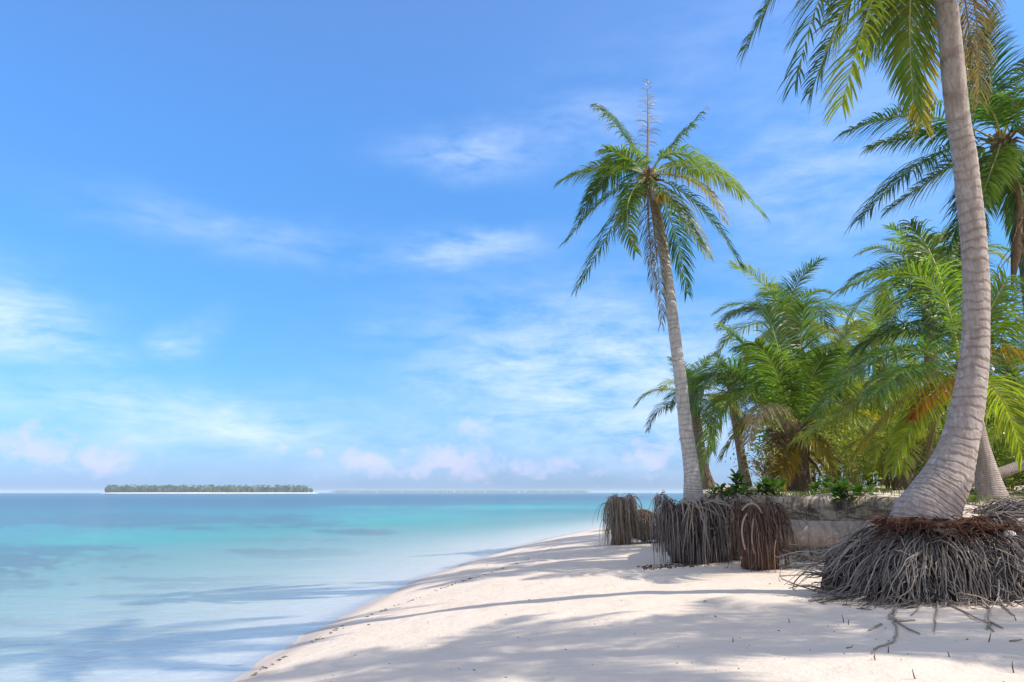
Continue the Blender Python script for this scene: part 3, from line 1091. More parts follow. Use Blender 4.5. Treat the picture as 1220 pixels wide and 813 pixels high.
# right hand palm with dark crown, partly out of the picture
b8 = at(1238, 590, 13)
b8.z = gz(b8.x, b8.y) - .03
p8 = thing('palm_tree', b8, 'tall palm with a dark blue green crown at the upper right edge', 'palm tree')
pts = [b8] + [at(a, b, 13) for a, b in [(1236, 480), (1228, 350), (1212, 245), (1200, 190)]]
link('trunk', trunk_mesh('trunk', [p - b8 for p in pts], [.22, .15, .13, .12, .115], M_BARK3, 14, 80, 3), p8)
crown_base(p8, at(1194, 176, 13) - b8, .22, 6)
px_fronds(p8, (1193, 170), 13, [
    ((1098, 138), (1010, 158), -.3, -.5, DEEP, dict(leaf=.78, droop=.9)),
    ((1110, 160), (1035, 176), .4, .7, GREEN, dict(leaf=.55, droop=1.0)),
    ((1108, 190), (1026, 262), -.6, -.9, DEEP, dict(leaf=.85, droop=1.0)),
    ((1140, 195), (1060, 250), .5, .8, GREEN, dict(leaf=.75)),
    ((1172, 235), (1148, 340), -.2, -.4, DEEP, dict(leaf=.6)),
    ((1215, 225), (1232, 345), -.3, -.4, GREEN, dict(leaf=.6)),
    ((1180, 100), (1178, 15), .2, .3, DEEP, dict(leaf=.62, droop=.5)),
    ((1160, 95), (1130, 40), .6, 1.0, GREEN, dict(leaf=.6)),
    ((1215, 95), (1250, 40), .2, .3, GREEN, dict(leaf=.6)),
    ((1225, 150), (1290, 140), -.3, -.5, DEEP, dict(leaf=.65)),
    ((1220, 190), (1262, 270), -.4, -.6, MID, dict(leaf=.6)),
    ((1165, 215), (1128, 300), -.3, -.5, DEEP, dict(leaf=.6)),
    ((1182, 200), (1160, 262), -.9, -1.4, MID, dict(leaf=.6, droop=1.2)),
    ((1205, 215), (1216, 300), .4, .6, DEEP, dict(leaf=.55)),
    ((1180, 130), (1150, 110), -1.0, -1.6, GREEN, dict(leaf=.6)),
    ((1210, 130), (1230, 120), -.9, -1.5, GREEN, dict(leaf=.6)),
    ((1170, 215), (1150, 280), .6, 1.0, GREEN, dict(leaf=.6)),
], seed=6, pairs=64, wid=.042)
mb = MB()
P = [at(1203, 195, 12.8), at(1214, 250, 12.6), at(1211, 300, 12.5), at(1205, 348, 12.5)]
mb.tube([p - b8 for p in P], [.03, .06, .085, .012], 8)
link('flower_stalk', mb.mesh('flower_stalk', M_FIBRE), p8, (0, 0, 0))
mb = MB()
for i in range(26):
    p0 = P[1].lerp(P[2], rr.random())
    roots_add(mb, p0, Vector((rr.uniform(-1, 1), rr.uniform(-1, 1), -.4)), rr.uniform(.3, .7), .008, 1.5, 4, rr, .2, False)
rel(mb, b8)
tag(link('stalk_fibre', mb.mesh('stalk_fibre', M_FIBRE), p8), kind='stuff')

# palms of the grove, from left to right
palm('small palm with curved brown trunk right behind the tall leaning palm', (846, 588), 19, [(838, 560), (833, 525)], [.24, .15, .12, .11], (826, 478), 15, .62, 11, dead=1)
palm('thin far palm whose narrow trunk shows between shrub and tall palm', (890, 588), 25, [(886, 560), (881, 530)], [.2, .16, .14, .13], (872, 470), 14, .72, 12, dead=1)
p4, top4 = palm('stout palm with thick brown trunk and wide feathery crown, middle of the grove', (950, 586), 17, [(949, 565)], [.33, .30, .26], (944, 532), 0, 1, 13, M_BARK3)
px_fronds(p4, (943, 530), 17, [
    ((868, 438), (822, 510), -.3, -.5, GREEN, dict(leaf=.95, droop=.9)),
    ((880, 470), (836, 560), -.8, -1.2, MID, dict(leaf=.8, droop=1.0)),
    ((905, 440), (862, 390), .4, .8, MID, dict(leaf=.8)),
    ((930, 430), (912, 368), .2, .4, GREEN, dict(leaf=.8, droop=.5)),
    ((952, 430), (958, 362), .5, .8, MID, dict(leaf=.8, droop=.5)),
    ((985, 440), (1020, 385), .2, .4, LIME, dict(leaf=.8)),
    ((1000, 465), (1060, 470), -.4, -.6, LIME, dict(leaf=.85, droop=.9)),
    ((1000, 490), (1045, 550), -.7, -1.0, LIME, dict(leaf=.7, droop=1.0)),
    ((900, 500), (860, 545), .6, .9, YELL, dict(leaf=.6, droop=1.2)),
    ((915, 485), (890, 530), -1.2, -1.8, GREYDRY, dict(leaf=.5, dry=True, droop=1.3, name='dead_frond', label='faded dry frond curling at the front')),
    ((935, 545), (925, 590), -.5, -.7, GOLD, dict(leaf=.5, droop=1.4)),
    ((965, 520), (990, 560), -.6, -.9, YELL, dict(leaf=.5, droop=1.4)),
    ((930, 455), (900, 410), -1.0, -1.7, MID, dict(leaf=.8)),
    ((965, 455), (990, 420), -1.0, -1.7, GREEN, dict(leaf=.8)),
    ((920, 440), (880, 415), 1.3, 2.0, DEEP, dict(leaf=.8)),
    ((970, 445), (1010, 430), 1.3, 2.0, DEEP, dict(leaf=.8)),
    ((890, 460), (830, 450), -.2, -.3, GREEN, dict(leaf=.8)),
], seed=7, pairs=60, wid=.05)
palm('palm rising tall behind the stout one, its crown highest in the middle grove', (994, 584), 23, [(988, 530), (965, 450)], [.24, .18, .15, .14], (938, 388), 20, 1.02, 14, dead=1, cols=[MID, GREEN, LIME])
palm('palm with thin straight trunk among yellow undergrowth left of the big palm', (1012, 582), 21, [(1013, 540)], [.2, .15, .13], (1010, 488), 18, .88, 15, dead=3, cols=[MID, LIME, GREEN])
palm('low young palm with yellowing fronds behind the broad leaved plant', (1078, 578), 16, [(1079, 562)], [.2, .17, .15], (1080, 540), 14, .62, 16, dead=2, keys=['up', 'high', 'mid', 'mid', 'low'], cols=[LIME, YELL, MID])
palm('palm at the right edge standing behind the fallen trunk', (1212, 575), 24, [(1210, 520)], [.25, .18, .16], (1206, 452), 18, .95, 17, dead=2, cols=[GREEN, DEEP, MID])
palm('palm beyond the big palm with crown showing left of its trunk', (1108, 575), 20, [(1110, 480), (1108, 400)], [.25, .18, .16, .15], (1102, 335), 20, .95, 18, dead=1, cols=[MID, GREEN, LIME])
palm('palm far back in the grove, its crown filling the gap between neighbours', (1055, 578), 27, [(1052, 520), (1048, 480)], [.25, .18, .16, .15], (1044, 425), 20, 1.2, 20, dead=2, cols=[MID, LIME, GREEN])
palm('low palm with bright fronds low by the right edge of the photo', (1240, 560), 14.5, [(1240, 545)], [.2, .16, .15], (1238, 520), 12, .6, 22, dead=1, keys=['up', 'high', 'mid', 'low'], cols=[LIME, GREEN, DEEP])

# palms outside the frame to the right, whose crowns throw the bands of shade over the sand
for i, (x0, y0, hh, sc_) in enumerate([(7.9, 4.7, 6.9, 1.0), (10.4, 5.2, 6.6, .9)]):
    base = Vector((x0, y0, gz(x0, y0) - .03))
    root = thing('palm_tree', base, 'palm outside the right edge of the photo, shading the sand', 'palm tree', 'palms beyond the right edge of the photo')
    top = Vector((x0 - .4, y0 + .1, hh))
    link('trunk', trunk_mesh('trunk', [Vector((0, 0, 0)), (top - base) * .4 + Vector((.2, 0, 0)), top - base], [.26, .16, .13], M_BARK2, 12, 60, i), root)
    crown_base(root, top - base, .22, i)
    generic_crown(root, top, 18, sc_, 70 + i, CG, 2)


# ------------------------------------------------------------------ fallen palms
def root_plate(root, org, cx, cy, cz, rx, ry, rz, n, seed, core, mat, lens, hang=3.0, front=True):
    q = random.Random(seed)
    mb = MB()
    core_wall(mb, cx, cy, cz - rz * 1.15, cz + rz * .95, rx * .93, ry * .93, seed, .8, .9)
    rel(mb, org)
    link('root_core', mb.mesh('root_core', core), root)
    mb = MB()
    hang_wall([mb], q, cx, cy, cz + rz * .86, rx * .92, ry * .95, n, lens, (.004, .0105), deep=rz * 1.2, p=3)
    for i in range(n // 5):
        a = q.uniform(0, 6.28)
        p0 = Vector((cx + math.cos(a) * rx * .5, cy + math.sin(a) * ry * .5, cz + rz * .9))
        roots_add(mb, p0, Vector((math.cos(a), math.sin(a), q.uniform(-.1, .9))), q.uniform(.1, .3), .006, 1.5, 5, q, .25, False)
    rel(mb, org)
    tag(link('root_tangle', mb.mesh('root_tangle', mat), root), kind='stuff')


YL = 12.4
lo = at(905, 655, YL)
lo.z = gz(lo.x, lo.y)
fl = thing('fallen_palm', lo, 'fallen palm log with dark upturned root plate lying below the sand bank', 'fallen palm')
P = [at(912, 634, YL), at(960, 636, YL - .1), at(1010, 636, YL - .2), at(1060, 634, YL - .3), at(1110, 632, YL - .4)]
link('trunk', trunk_mesh('trunk', [p - lo for p in P], [.205, .195, .185, .17, .16], M_BARKL, 20, 60, 2), fl)
c = at(902, 632, YL)
root_plate(fl, lo, c.x, c.y - .02, c.z - .02, .33, .42, .46, 230, 33, M_CORER, M_ROOTB, (.25, .85), 3.4)
for pl in [[(890, 612), (884, 630), (888, 655)], [(898, 618), (896, 640), (899, 660)], [(884, 608), (897, 600), (908, 612)]]:
    mb = MB()
    Q = [at(a, b, YL - .45) - lo for a, b in pl]
    mb.tube(bez(*Q, n=9), [.014] * 9, 6)
    link('loose_root', mb.mesh('loose_root', M_ROOTT), fl)

YS = 20.0
so = at(745, 643, YS)
so.z = gz(so.x, so.y)
st = thing('fallen_palm', so, 'toppled palm stump with shaggy tan root ball alone at the sea end of the beach', 'fallen palm')
P = [at(752, 622, YS), at(775, 624, YS), at(800, 627, YS + .2), at(840, 630, YS + .4)]
link('trunk', trunk_mesh('trunk', [p - so for p in P], [.27, .23, .2, .18], M_BARK3, 16, 40, 8), st)
c = at(742, 619, YS)
root_plate(st, so, c.x - .06, c.y, c.z + .02, .29, .38, .56, 420, 34, M_CORER, M_ROOTT, (.3, 1.0), 3.2)
q = random.Random(3)
mb = MB()
mb.lump(P[1] + Vector((-.18, -.02, -.04)), .42, .3, .36, 77, .3, 2.5)
mb.lump(P[1] + Vector((.28, -.02, -.12)), .46, .28, .27, 78, .3, 2.5)
rel(mb, so)
link('trunk_fibre', mb.mesh('trunk_fibre', M_CORER), st)
mb = MB()
hang_wall([mb], q, P[1].x - .16, P[1].y, P[1].z + .26, .40, .34, 240, (.3, .8), (.004, .010), deep=.4)
hang_wall([mb], q, P[1].x + .30, P[1].y, P[1].z + .10, .42, .32, 220, (.25, .6), (.004, .010), deep=.3)
for i in range(240):
    t = q.random() ** 1.4
    p0 = P[0].lerp(P[2], t) + Vector((0, q.uniform(-.32, -.02), q.uniform(-.05, .30 - .12 * t)))
    roots_add(mb, p0, Vector((q.uniform(-.3, .8), -.8, q.uniform(0, .5))), q.uniform(.25, .6), .009, 3, 5, q, .15)
rel(mb, so)
tag(link('bark_fibre', mb.mesh('bark_fibre', M_ROOTT), st), kind='stuff')

lt = at(1140, 578, 13.6)
lt.z = gz(lt.x, lt.y)
ft = thing('fallen_tree', lt, 'grey fallen trunk slanting up to the right behind the second palm', 'fallen tree')
link('trunk', trunk_mesh('trunk', [at(a, b, 13.6) - lt for a, b in [(1135, 578), (1165, 572), (1195, 563), (1225, 551), (1260, 536)]], [.10, .10, .095, .09, .085], M_BARK2, 12, 40, 4), ft)


# ------------------------------------------------------------------ shrubs
def shrub(label, px, Y, w, h, nleaf, size, col, seed, broad=False, stems=7, group=None, name='shrub', cat='shrub', aspect=.45, fine=False):
    q = random.Random(seed)
    base = at(*px, Y)
    base.z = gz(base.x, base.y) - .02
    root = thing(name, base, label, cat, group)
    sm = MB()
    tips = []
    for i in range(stems):
        a = q.uniform(0, 6.28)
        d = Vector((math.cos(a) * w * q.uniform(.1, 1), math.sin(a) * w * q.uniform(.1, .8), h * q.uniform(.45, 1)))
        p1 = Vector((d.x * .35, d.y * .35, d.z * .6))
        pts = bez(Vector((d.x * .1, d.y * .1, 0)), p1, d, 8)
        sm.tube(pts, [.018 * (1 - .75 * k / 7) for k in range(8)], 5)
        tips += pts[3:]
        for b in range(3):
            s0 = pts[q.randint(3, 6)]
            e = s0 + Vector((q.uniform(-1, 1) * w * .45, q.uniform(-1, 1) * w * .45, q.uniform(0, .4) * h))
            sm.tube([s0, s0.lerp(e, .5) + Vector((0, 0, .05 * h)), e], [.009, .006, .003], 4)
            tips += [s0.lerp(e, .6), e, e]
    link('stem', sm.mesh('stem', M_STEM), root)
    lm = MB()
    for i in range(nleaf):
        t = q.choice(tips)
        sp = .13 * (w + h) * (.6 if broad else 1)
        c = t + Vector((q.gauss(0, sp), q.gauss(0, sp), q.gauss(0, sp * .8)))
        c.z = max(c.z, .03)
        a = q.uniform(0, 6.28)
        e = q.uniform(-.7, .9)
        d = Vector((math.cos(a) * math.cos(e), math.sin(a) * math.cos(e), math.sin(e)))
        wv = d.cross(Vector((0, 0, 1))).normalized()
        wv = Matrix.Rotation(q.uniform(-.9, .9), 3, d) @ wv
        s = size * q.uniform(.6, 1.25)
        up = wv.cross(d)
        pts = [c, c + d * s * .35 + up * s * .06, c + d * s * .72 + up * s * .05, c + d * s - up * s * .03]
        lm.strip(pts, [wv] * 4, [s * aspect * k for k in (.2, .95, 1.0, .15)])
    o = link('foliage', lm.mesh('foliage', M_BROAD, False), root)
    o.color = tuple(col) + (1,)
    return root


def rosette_plant(label, px, Y, h, n, seed, col=(0.06, 0.15, .02), group=None, w=.3):
    """sea lettuce: bare stems each ending in a rosette of wide blunt leaves"""
    q = random.Random(seed)
    base = at(*px, Y)
    base.z = gz(base.x, base.y) - .02
    root = thing('shrub', base, label, 'shrub', group)
    sm, lm = MB(), MB()
    for i in range(n):
        d = Vector((q.uniform(-1, 1) * w, q.uniform(-1, 1) * w * .7, h * q.uniform(.35, 1)))
        sm.tube(bez(Vector((0, 0, 0)), d * .5 + Vector((0, 0, -.03)), d, 6), [.012] * 6, 5)
        for k in range(13):
            a = k * 2.4 + q.uniform(-.3, .3)
            e = .95 - k * .1 + q.uniform(-.15, .15)
            dd = Vector((math.cos(a) * math.cos(e), math.sin(a) * math.cos(e), math.sin(e)))
            wv = dd.cross(Vector((0, 0, 1))).normalized()
            up = wv.cross(dd)
            s = .17 * q.uniform(.75, 1.15)
            c = d - Vector((0, 0, .012 * k))
            lm.strip([c, c + dd * s * .4 + up * .012, c + dd * s * .78 + up * .01, c + dd * s], [wv] * 4, [s * .16, s * .42, s * .56, s * .25])
    link('stem', sm.mesh('stem', M_STEM), root)
    o = link('foliage', lm.mesh('foliage', M_BROAD, False), root)
    o.color = tuple(col) + (1,)
    return root


rosette_plant('upright bright green plant with big leaves on the bank edge next to the tall palm', (884, 590), 14.4, .36, 5, 1, w=.12)
rosette_plant('low creeping leafy plant on the bank edge right beside the tall palm roots', (868, 592), 14.3, .14, 8, 2, w=.28)
rosette_plant('leafy green plant on the bank in front of the stout palm trunk', (925, 592), 14.6, .28, 8, 3, w=.3)
rosette_plant('tall dark green broad leaved plant just left of the big palm trunk', (1052, 600), 11.4, .50, 12, 4, (0.045, .14, .018), w=.2)
rosette_plant('low dark leafy plant at the left foot of the big palm trunk', (1068, 607), 10.4, .18, 10, 5, (0.04, .11, .018), w=.3)
rosette_plant('small leafy plant in the sand between the two right hand trunks', (1150, 600), 11.2, .12, 7, 6, (0.05, .12, .02), w=.2)
rosette_plant('leafy plant on the bank left of the tall broad leaved plant', (1012, 590), 13.6, .22, 9, 7, w=.35)
rosette_plant('leafy plant at the foot of the thin straight trunk', (985, 588), 15, .26, 8, 8, (0.055, .14, .02), w=.35)
YG = (0.30, 0.33, 0.05)
OL = (0.22, 0.28, 0.04)
SG = (0.13, 0.22, 0.03)
G = 'undergrowth shrubs of the grove'
shrub('dry yellowish twiggy shrub arching beside the stout palm, left side', (916, 586), 16.5, .55, .95, 900, .09, (0.33, .28, .11), 41, group=G, aspect=.25, stems=14)
shrub('yellow green fine leaved shrub right of the stout palm trunk', (972, 585), 18, .9, 1.2, 1500, .10, YG, 42, group=G, aspect=.3, stems=12)
shrub('large yellow green thicket behind the thin straight trunk', (1015, 583), 19, 1.2, 1.5, 2200, .10, YG, 43, group=G, aspect=.32, stems=14)
shrub('green thicket with hanging leaves behind the tall broad leaved plant', (1062, 581), 17.5, 1.1, 1.35, 2200, .10, OL, 44, group=G, aspect=.32, stems=14)
shrub('green shrub seen between the big palm trunk and the second trunk', (1138, 578), 17, 1.1, 1.3, 2200, .11, SG, 45, group=G, aspect=.4, stems=12)
shrub('green shrub behind the fallen trunk, right of the second palm', (1200, 574), 16, 1.2, 1.2, 2400, .11, OL, 46, group=G, aspect=.4, stems=12)
shrub('low ferny shrub at the right edge above the fallen trunk', (1236, 572), 14.8, .9, .8, 1500, .10, SG, 47, group=G, aspect=.3, stems=10)
G2 = 'leafy trees at the back of the grove'
for i, (px, Y, w, h, col, lab) in enumerate([
        (955, 26, 1.5, 2.6, OL, 'leafy tree behind the crown of the stout palm'),
        (1040, 24, 2.0, 2.5, SG, 'dense leafy tree behind the yellow green thicket'),
        (1105, 22, 2.0, 2.6, SG, 'dense leafy tree directly left of and behind the big trunk'),
        (1180, 23, 2.2, 2.8, (0.08, .13, .022), 'dark leafy tree right of and behind the big trunk'),
        (1250, 22, 2.0, 2.4, SG, 'dark leafy tree at the right edge of the grove')]):
    shrub(lab, (px, 580), Y, w, h, 5200, .17, col, 60 + i, group=G2, name='leafy_tree', cat='tree', stems=18)

# grass on the brow of the bank
q = random.Random(17)
mb = MB()
for i in range(5200):
    t = q.random()
    if t < .55:
        x0, y0 = q.uniform(3.7, 7.2), 13.95 + abs(q.gauss(0, .7))
    elif t < .8:
        x0, y0 = q.uniform(5.0, 7.2), q.uniform(9.8, 13)
    else:
        x0, y0 = q.uniform(6, 16), q.uniform(11.5, 19)
    if math.sin(x0 * 3.1 + 2 * math.sin(y0 * 2.3)) + math.sin(y0 * 4.4 - x0) < -.1 + q.uniform(-.5, .5):
        continue
    zz, dd_, kk, k2 = land(np.array([x0]), np.array([y0]))
    if kk[0] < .85:
        continue
    p = Vector((x0, y0, float(zz[0]) - .01))
    a = q.uniform(0, 6.28)
    L = q.uniform(.06, .20)
    d = Vector((math.cos(a) * .5, math.sin(a) * .5, 1)).normalized()
    w = Vector((-math.sin(a), math.cos(a), 0))
    e = p + d * L * .6
    mb.strip([p, e, e + Vector((math.cos(a), math.sin(a), .2)) * L * .45], [w] * 3, [.010, .009, .002])
go = link('grass', mb.mesh('grass', M_BROAD, False))
go.color = (0.10, 0.14, 0.03, 1)
go['kind'] = 'stuff'

# fine roots hanging out of the eroded bank
mb = MB()
for i in range(330):
    k = q.choice((9, 10, 10, 11, 11, 12, 13, 14, 15))
    (xa, ya), (xb, yb) = BK[k], BK[k + 1]
    t = q.random()
    x0, y0 = xa + (xb - xa) * t, ya + (yb - ya) * t
    nx, ny = (yb - ya), -(xb - xa)
    l_ = math.hypot(nx, ny)
    nx, ny = nx / l_, ny / l_
    if gz(x0 + nx * .3, y0 + ny * .3) > gz(x0 - nx * .3, y0 - ny * .3):
        nx, ny = -nx, -ny
    o_ = q.uniform(-.30, -.05)
    p0 = Vector((x0 + nx * o_, y0 + ny * o_, 0))
    p0.z = gz(p0.x, p0.y) + .01
    roots_add(mb, p0, Vector((nx + q.uniform(-.9, .9), ny + q.uniform(-.9, .9), q.uniform(-.3, .3))), q.uniform(.10, .42), q.uniform(.003, .008), q.uniform(2, 6), 7, q, .22)
tag(link('bank_roots', mb.mesh('bank_roots', M_ROOTB)), kind='stuff')

# crumbled lumps of bank lying along its foot
mb = MB()
for i in range(260):
    k = q.choice((10, 11, 11, 12, 12, 13))
    (xa, ya), (xb, yb) = BK[k], BK[k + 1]
    t = q.random()
    p = Vector((xa + (xb - xa) * t + q.gauss(-.08, .14), ya + (yb - ya) * t - abs(q.gauss(.05, .16)), 0))
    p.z = gz(p.x, p.y) + .004
    r_ = q.uniform(.008, .03) * (2.2 if q.random() < .12 else 1)
    mb.lump(p, r_ * q.uniform(.8, 1.5), r_, r_ * .7, i % 60, .45, 2.2, (8, 6))
tag(link('soil_crumbs', mb.mesh('soil_crumbs', M_SOIL)), kind='stuff')

# dead leaves and husks scattered on the terrace
mb = MB()
for i in range(900):
    x0, y0 = q.uniform(4.0, 13), q.uniform(9, 18)
    zz, dd_, kk, k2 = land(np.array([x0]), np.array([y0]))
    if kk[0] < .8:
        continue
    p = Vector((x0, y0, float(zz[0]) + .012))
    a = q.uniform(0, 6.28)
    d = Vector((math.cos(a), math.sin(a), q.uniform(-.05, .2)))
    w = Vector((-math.sin(a), math.cos(a), q.uniform(-.3, .3)))
    L = q.uniform(.05, .22)
    mb.strip([p, p + d * L * .5 + Vector((0, 0, .02)), p + d * L], [w] * 3, [.01, L * .25, .01])
tag(link('leaf_litter', mb.mesh('leaf_litter', M_WEED, False)), kind='stuff')

# ------------------------------------------------------------------ small things on the sand
for lab, ch, r in [('curved dry branch lying on the sand left of the big root mound', [(968, 660), (950, 668), (925, 676)], .012),
                   ('thin dry stick on the sand nearest the left tip of the big root mound', [(985, 652), (960, 656), (940, 656)], .008),
                   ('short twig on the open sand below the root mound, far right', [(1203, 764), (1219, 762)], .008),
                   ('thin twig on the sunlit sand left of the forked loose root', [(1008, 772), (1016, 771)], .006)]:
    o = ground_root(ch, r, None, Vector((0, 0, 0)), M_TWIG, 'driftwood_twig')
    tag(o, lab, 'twig')


def sand_hit(a, b):
    rd = ray(a, b)
    lo_, hi_ = 2.0, 30.0
    for _ in range(30):
        mid = (lo_ + hi_) / 2
        p = Vector((0, 0, H)) + rd * (mid / rd.y)
        if p.z > gz(p.x, p.y):
            lo_ = mid
        else:
            hi_ = mid
    return Vector((0, 0, H)) + rd * (lo_ / rd.y)


sticks = [(1005, 742, .06), (1011, 745, .05), (1090, 809, .05), (1208, 802, .06), (1178, 765, .06), (1211, 740, .05), (1131, 783, .03), (1043, 787, .04), (959, 571 + 100, .05), (1058, 778, .04),
          (1034, 722, .05), (940, 742, .03), (873, 765, .03)]
sm_proto = None
for (a, b, h) in sticks:
    p = sand_hit(a, b)
    if sm_proto is None:
        mb = MB()
        mb.tube([Vector((0, 0, -.03)), Vector((.004, 0, .03)), Vector((-.003, .004, .06))], [.005, .004, .002], 6)
        sm_proto = mb.mesh('stick', M_HUSK)
    o = link('stick', sm_proto, None, p)
    o.scale = (1, 1, h / .05)
    o.rotation_euler = (rnd.uniform(-.3, .3), rnd.uniform(-.3, .3), rnd.uniform(0, 6))
    tag(o, 'short dark stick end poking out of the sand', 'stick', 'stick ends poking out of the sand')

# line of weed left by the tide, and crumbs of coral and bark on the sand
mb = MB()
wl = [sand_hit(a, b) for a, b in [(300, 806), (345, 781), (420, 742), (500, 712), (560, 690), (610, 674), (648, 660), (662, 650)]]
for i in range(len(wl) - 1):
    for s in range(60):
        if q.random() < .68:
            continue
        p = wl[i].lerp(wl[i + 1], q.random()) + Vector((q.gauss(0, .035), q.gauss(0, .05), 0))
        p.z = gz(p.x, p.y) + .004
        a = q.uniform(0, 6.28)
        d = Vector((math.cos(a), math.sin(a), 0)) * q.uniform(.01, .035)
        mb.tube([p - d, p + Vector((0, 0, .006)), p + d], [.003, .005, .002], 4)
tag(link('seaweed_line', mb.mesh('seaweed_line', M_WEED)), kind='stuff')
mb = MB()
for i in range(420):
    x0, y0 = q.uniform(-3, 5.2), 3.6 + 14 * q.random() ** 1.6
    dd_ = land(np.array([x0]), np.array([y0]))
    if dd_[1][0] < .7 or dd_[2][0] > .1:
        continue
    s = q.uniform(.002, .006) * (2.0 if q.random() < .06 else 1)
    mb.lump((x0, y0, float(dd_[0][0]) + s * .3), s * q.uniform(.8, 2.2), s, s * .7, i % 50, .4, 2, (6, 4))
tag(link('beach_crumbs', mb.mesh('beach_crumbs', M_WEED)), kind='stuff')
mb = MB()
for i in range(260):
    p = at(q.uniform(770, 815), 658, 13.2)
    p = Vector((q.uniform(2.1, 3.2), q.uniform(12.9, 13.7), 0))
    p.z = gz(p.x, p.y) + .006
    s = q.uniform(.006, .018)
    mb.lump(p, s, s, s * .7, i % 40, .4, 2, (6, 4))
tag(link('bark_crumbs', mb.mesh('bark_crumbs', M_HUSK)), kind='stuff')

mb = MB()
mb.lump((0, 0, .07), .10, .09, .085, 3, .15, 2, (16, 10))
tag(link('coconut_husk', mb.mesh('coconut_husk', M_HUSK), None, Vector((at(1071, 578, 12.6).x, 12.6, gz(at(1071, 578, 12.6).x, 12.6)))), 'dark old coconut husk lying on the bank left of the big trunk', 'coconut')
p = at(1203, 637, 8.6)
mb = MB()
zz = gz(p.x, p.y)
mb.tube([Vector((-.055, 0, .05)), Vector((-.05, 0, .05)), Vector((.02, 0, .05)), Vector((.05, .0, .045)), Vector((.06, 0, .045))], [.02, .036, .036, .018, .016], 14)
tag(link('plastic_bottle', mb.mesh('plastic_bottle', M_SHELL), None, (p.x, p.y, max(zz, p.z - .04))), 'small whitish bit of litter on the roots at the right edge', 'litter')

# ------------------------------------------------------------------ far island and coast
IY = 1400.0
icx = (131 + 371) / 2
ic = at(icx, 588, IY)
hw = (376 - 124) / 2 / FPX * (IY + 130)
ic.x *= (IY + 130) / IY
mb = MB()
nn = 90
ring0 = []
for lev, (k, zz) in enumerate([(1.0, -.5), (.985, .5), (.94, 1.9), (.5, 2.4)]):
    for i in range(nn):
        a = 2 * math.pi * i / nn
        w = 1 + .06 * math.sin(3 * a + 1) + .04 * math.sin(7 * a)
        mb.v.append(Vector((ic.x + math.cos(a) * hw * k, IY + 130 + math.sin(a) * 120 * k * w, zz)))
        mb.a.append(0)
for lev in range(3):
    for i in range(nn):
        i2 = (i + 1) % nn
        mb.f.append((lev * nn + i, lev * nn + i2, (lev + 1) * nn + i2, (lev + 1) * nn + i))
        mb.m.append(0)
mb.f.append(tuple(3 * nn + i for i in range(nn)))
mb.m.append(0)
tag(link('island', mb.mesh('island', M_ISAND)), 'low sandy island on the horizon', kind='structure')


def forest(name, cx, cy, hx, hy, n, hmin, hmax, z0, seed):
    q = random.Random(seed)
    mb = MB()
    for i in range(n):
        a = q.uniform(0, 6.28)
        k = math.sqrt(q.random())
        if q.random() < .5:
            k = q.uniform(.9, 1)
            a = q.uniform(math.pi, 2 * math.pi)
        px_, py_ = cx + math.cos(a) * hx * k, cy + math.sin(a) * hy * k
        h = q.uniform(hmin, hmax)
        edge = min(1, (1 - abs(px_ - cx) / hx) * 9 + .45)
        h *= edge
        c = Vector((px_, py_, z0 + h))
        if q.random() < .6:
            mb.tube([Vector((px_, py_, z0 - .5)), c], [.3, .2], 4)
            for s in range(9):
                b = s * .7 + q.uniform(-.2, .2)
                d = Vector((math.cos(b), math.sin(b), 0))
                w = Vector((-d.y, d.x, 0))
                L = q.uniform(2.4, 3.6)
                mb.strip([c, c + d * L * .5 + Vector((0, 0, .8)), c + d * L + Vector((0, 0, -1.2))], [w] * 3, [.5, 1.4, .2])
        else:
            mb.lump((px_, py_, z0 + h * .42), h * .34, h * .34, h * .45, i, .45, 2.2, (8, 6))
    return tag(link(name, mb.mesh(name, M_FOREST, False)), kind='stuff')


forest('island_forest', ic.x, IY + 130, hw * .945, 100, 1000, 5.0, 13.5, 2.0, 4)
CY = 4300.0
c0, c1 = at(372, 587, CY).x, at(716, 587, CY).x
mb = MB()
mb.lump(((c0 + c1) / 2, CY + 300, 0), (c1 - c0) / 2, 160, 3.5, 2, .06, 2, (60, 10))
tag(link('distant_coast', mb.mesh('distant_coast', M_FOREST)), kind='structure')
forest('coast_forest', (c0 + c1) / 2, CY + 300, (c1 - c0) / 2 * .97, 140, 1300, 7, 13, 1.5, 9)

# ------------------------------------------------------------------ light and sky
SUN_EL, SUN_AZ = 41.0, 106.0            # azimuth clockwise from straight ahead
sd = Vector((math.sin(R(SUN_AZ)) * math.cos(R(SUN_EL)), math.cos(R(SUN_AZ)) * math.cos(R(SUN_EL)), math.sin(R(SUN_EL))))
sun = bpy.data.lights.new('sun', 'SUN')
sun.energy = 4.2
sun.angle = R(0.55)
sun.color = (1.0, 0.92, 0.80)
so_ = bpy.data.objects.new('sun', sun)
COL.objects.link(so_)
so_.rotation_euler = sd.to_track_quat('Z', 'Y').to_euler()
so_.location = sd * 60

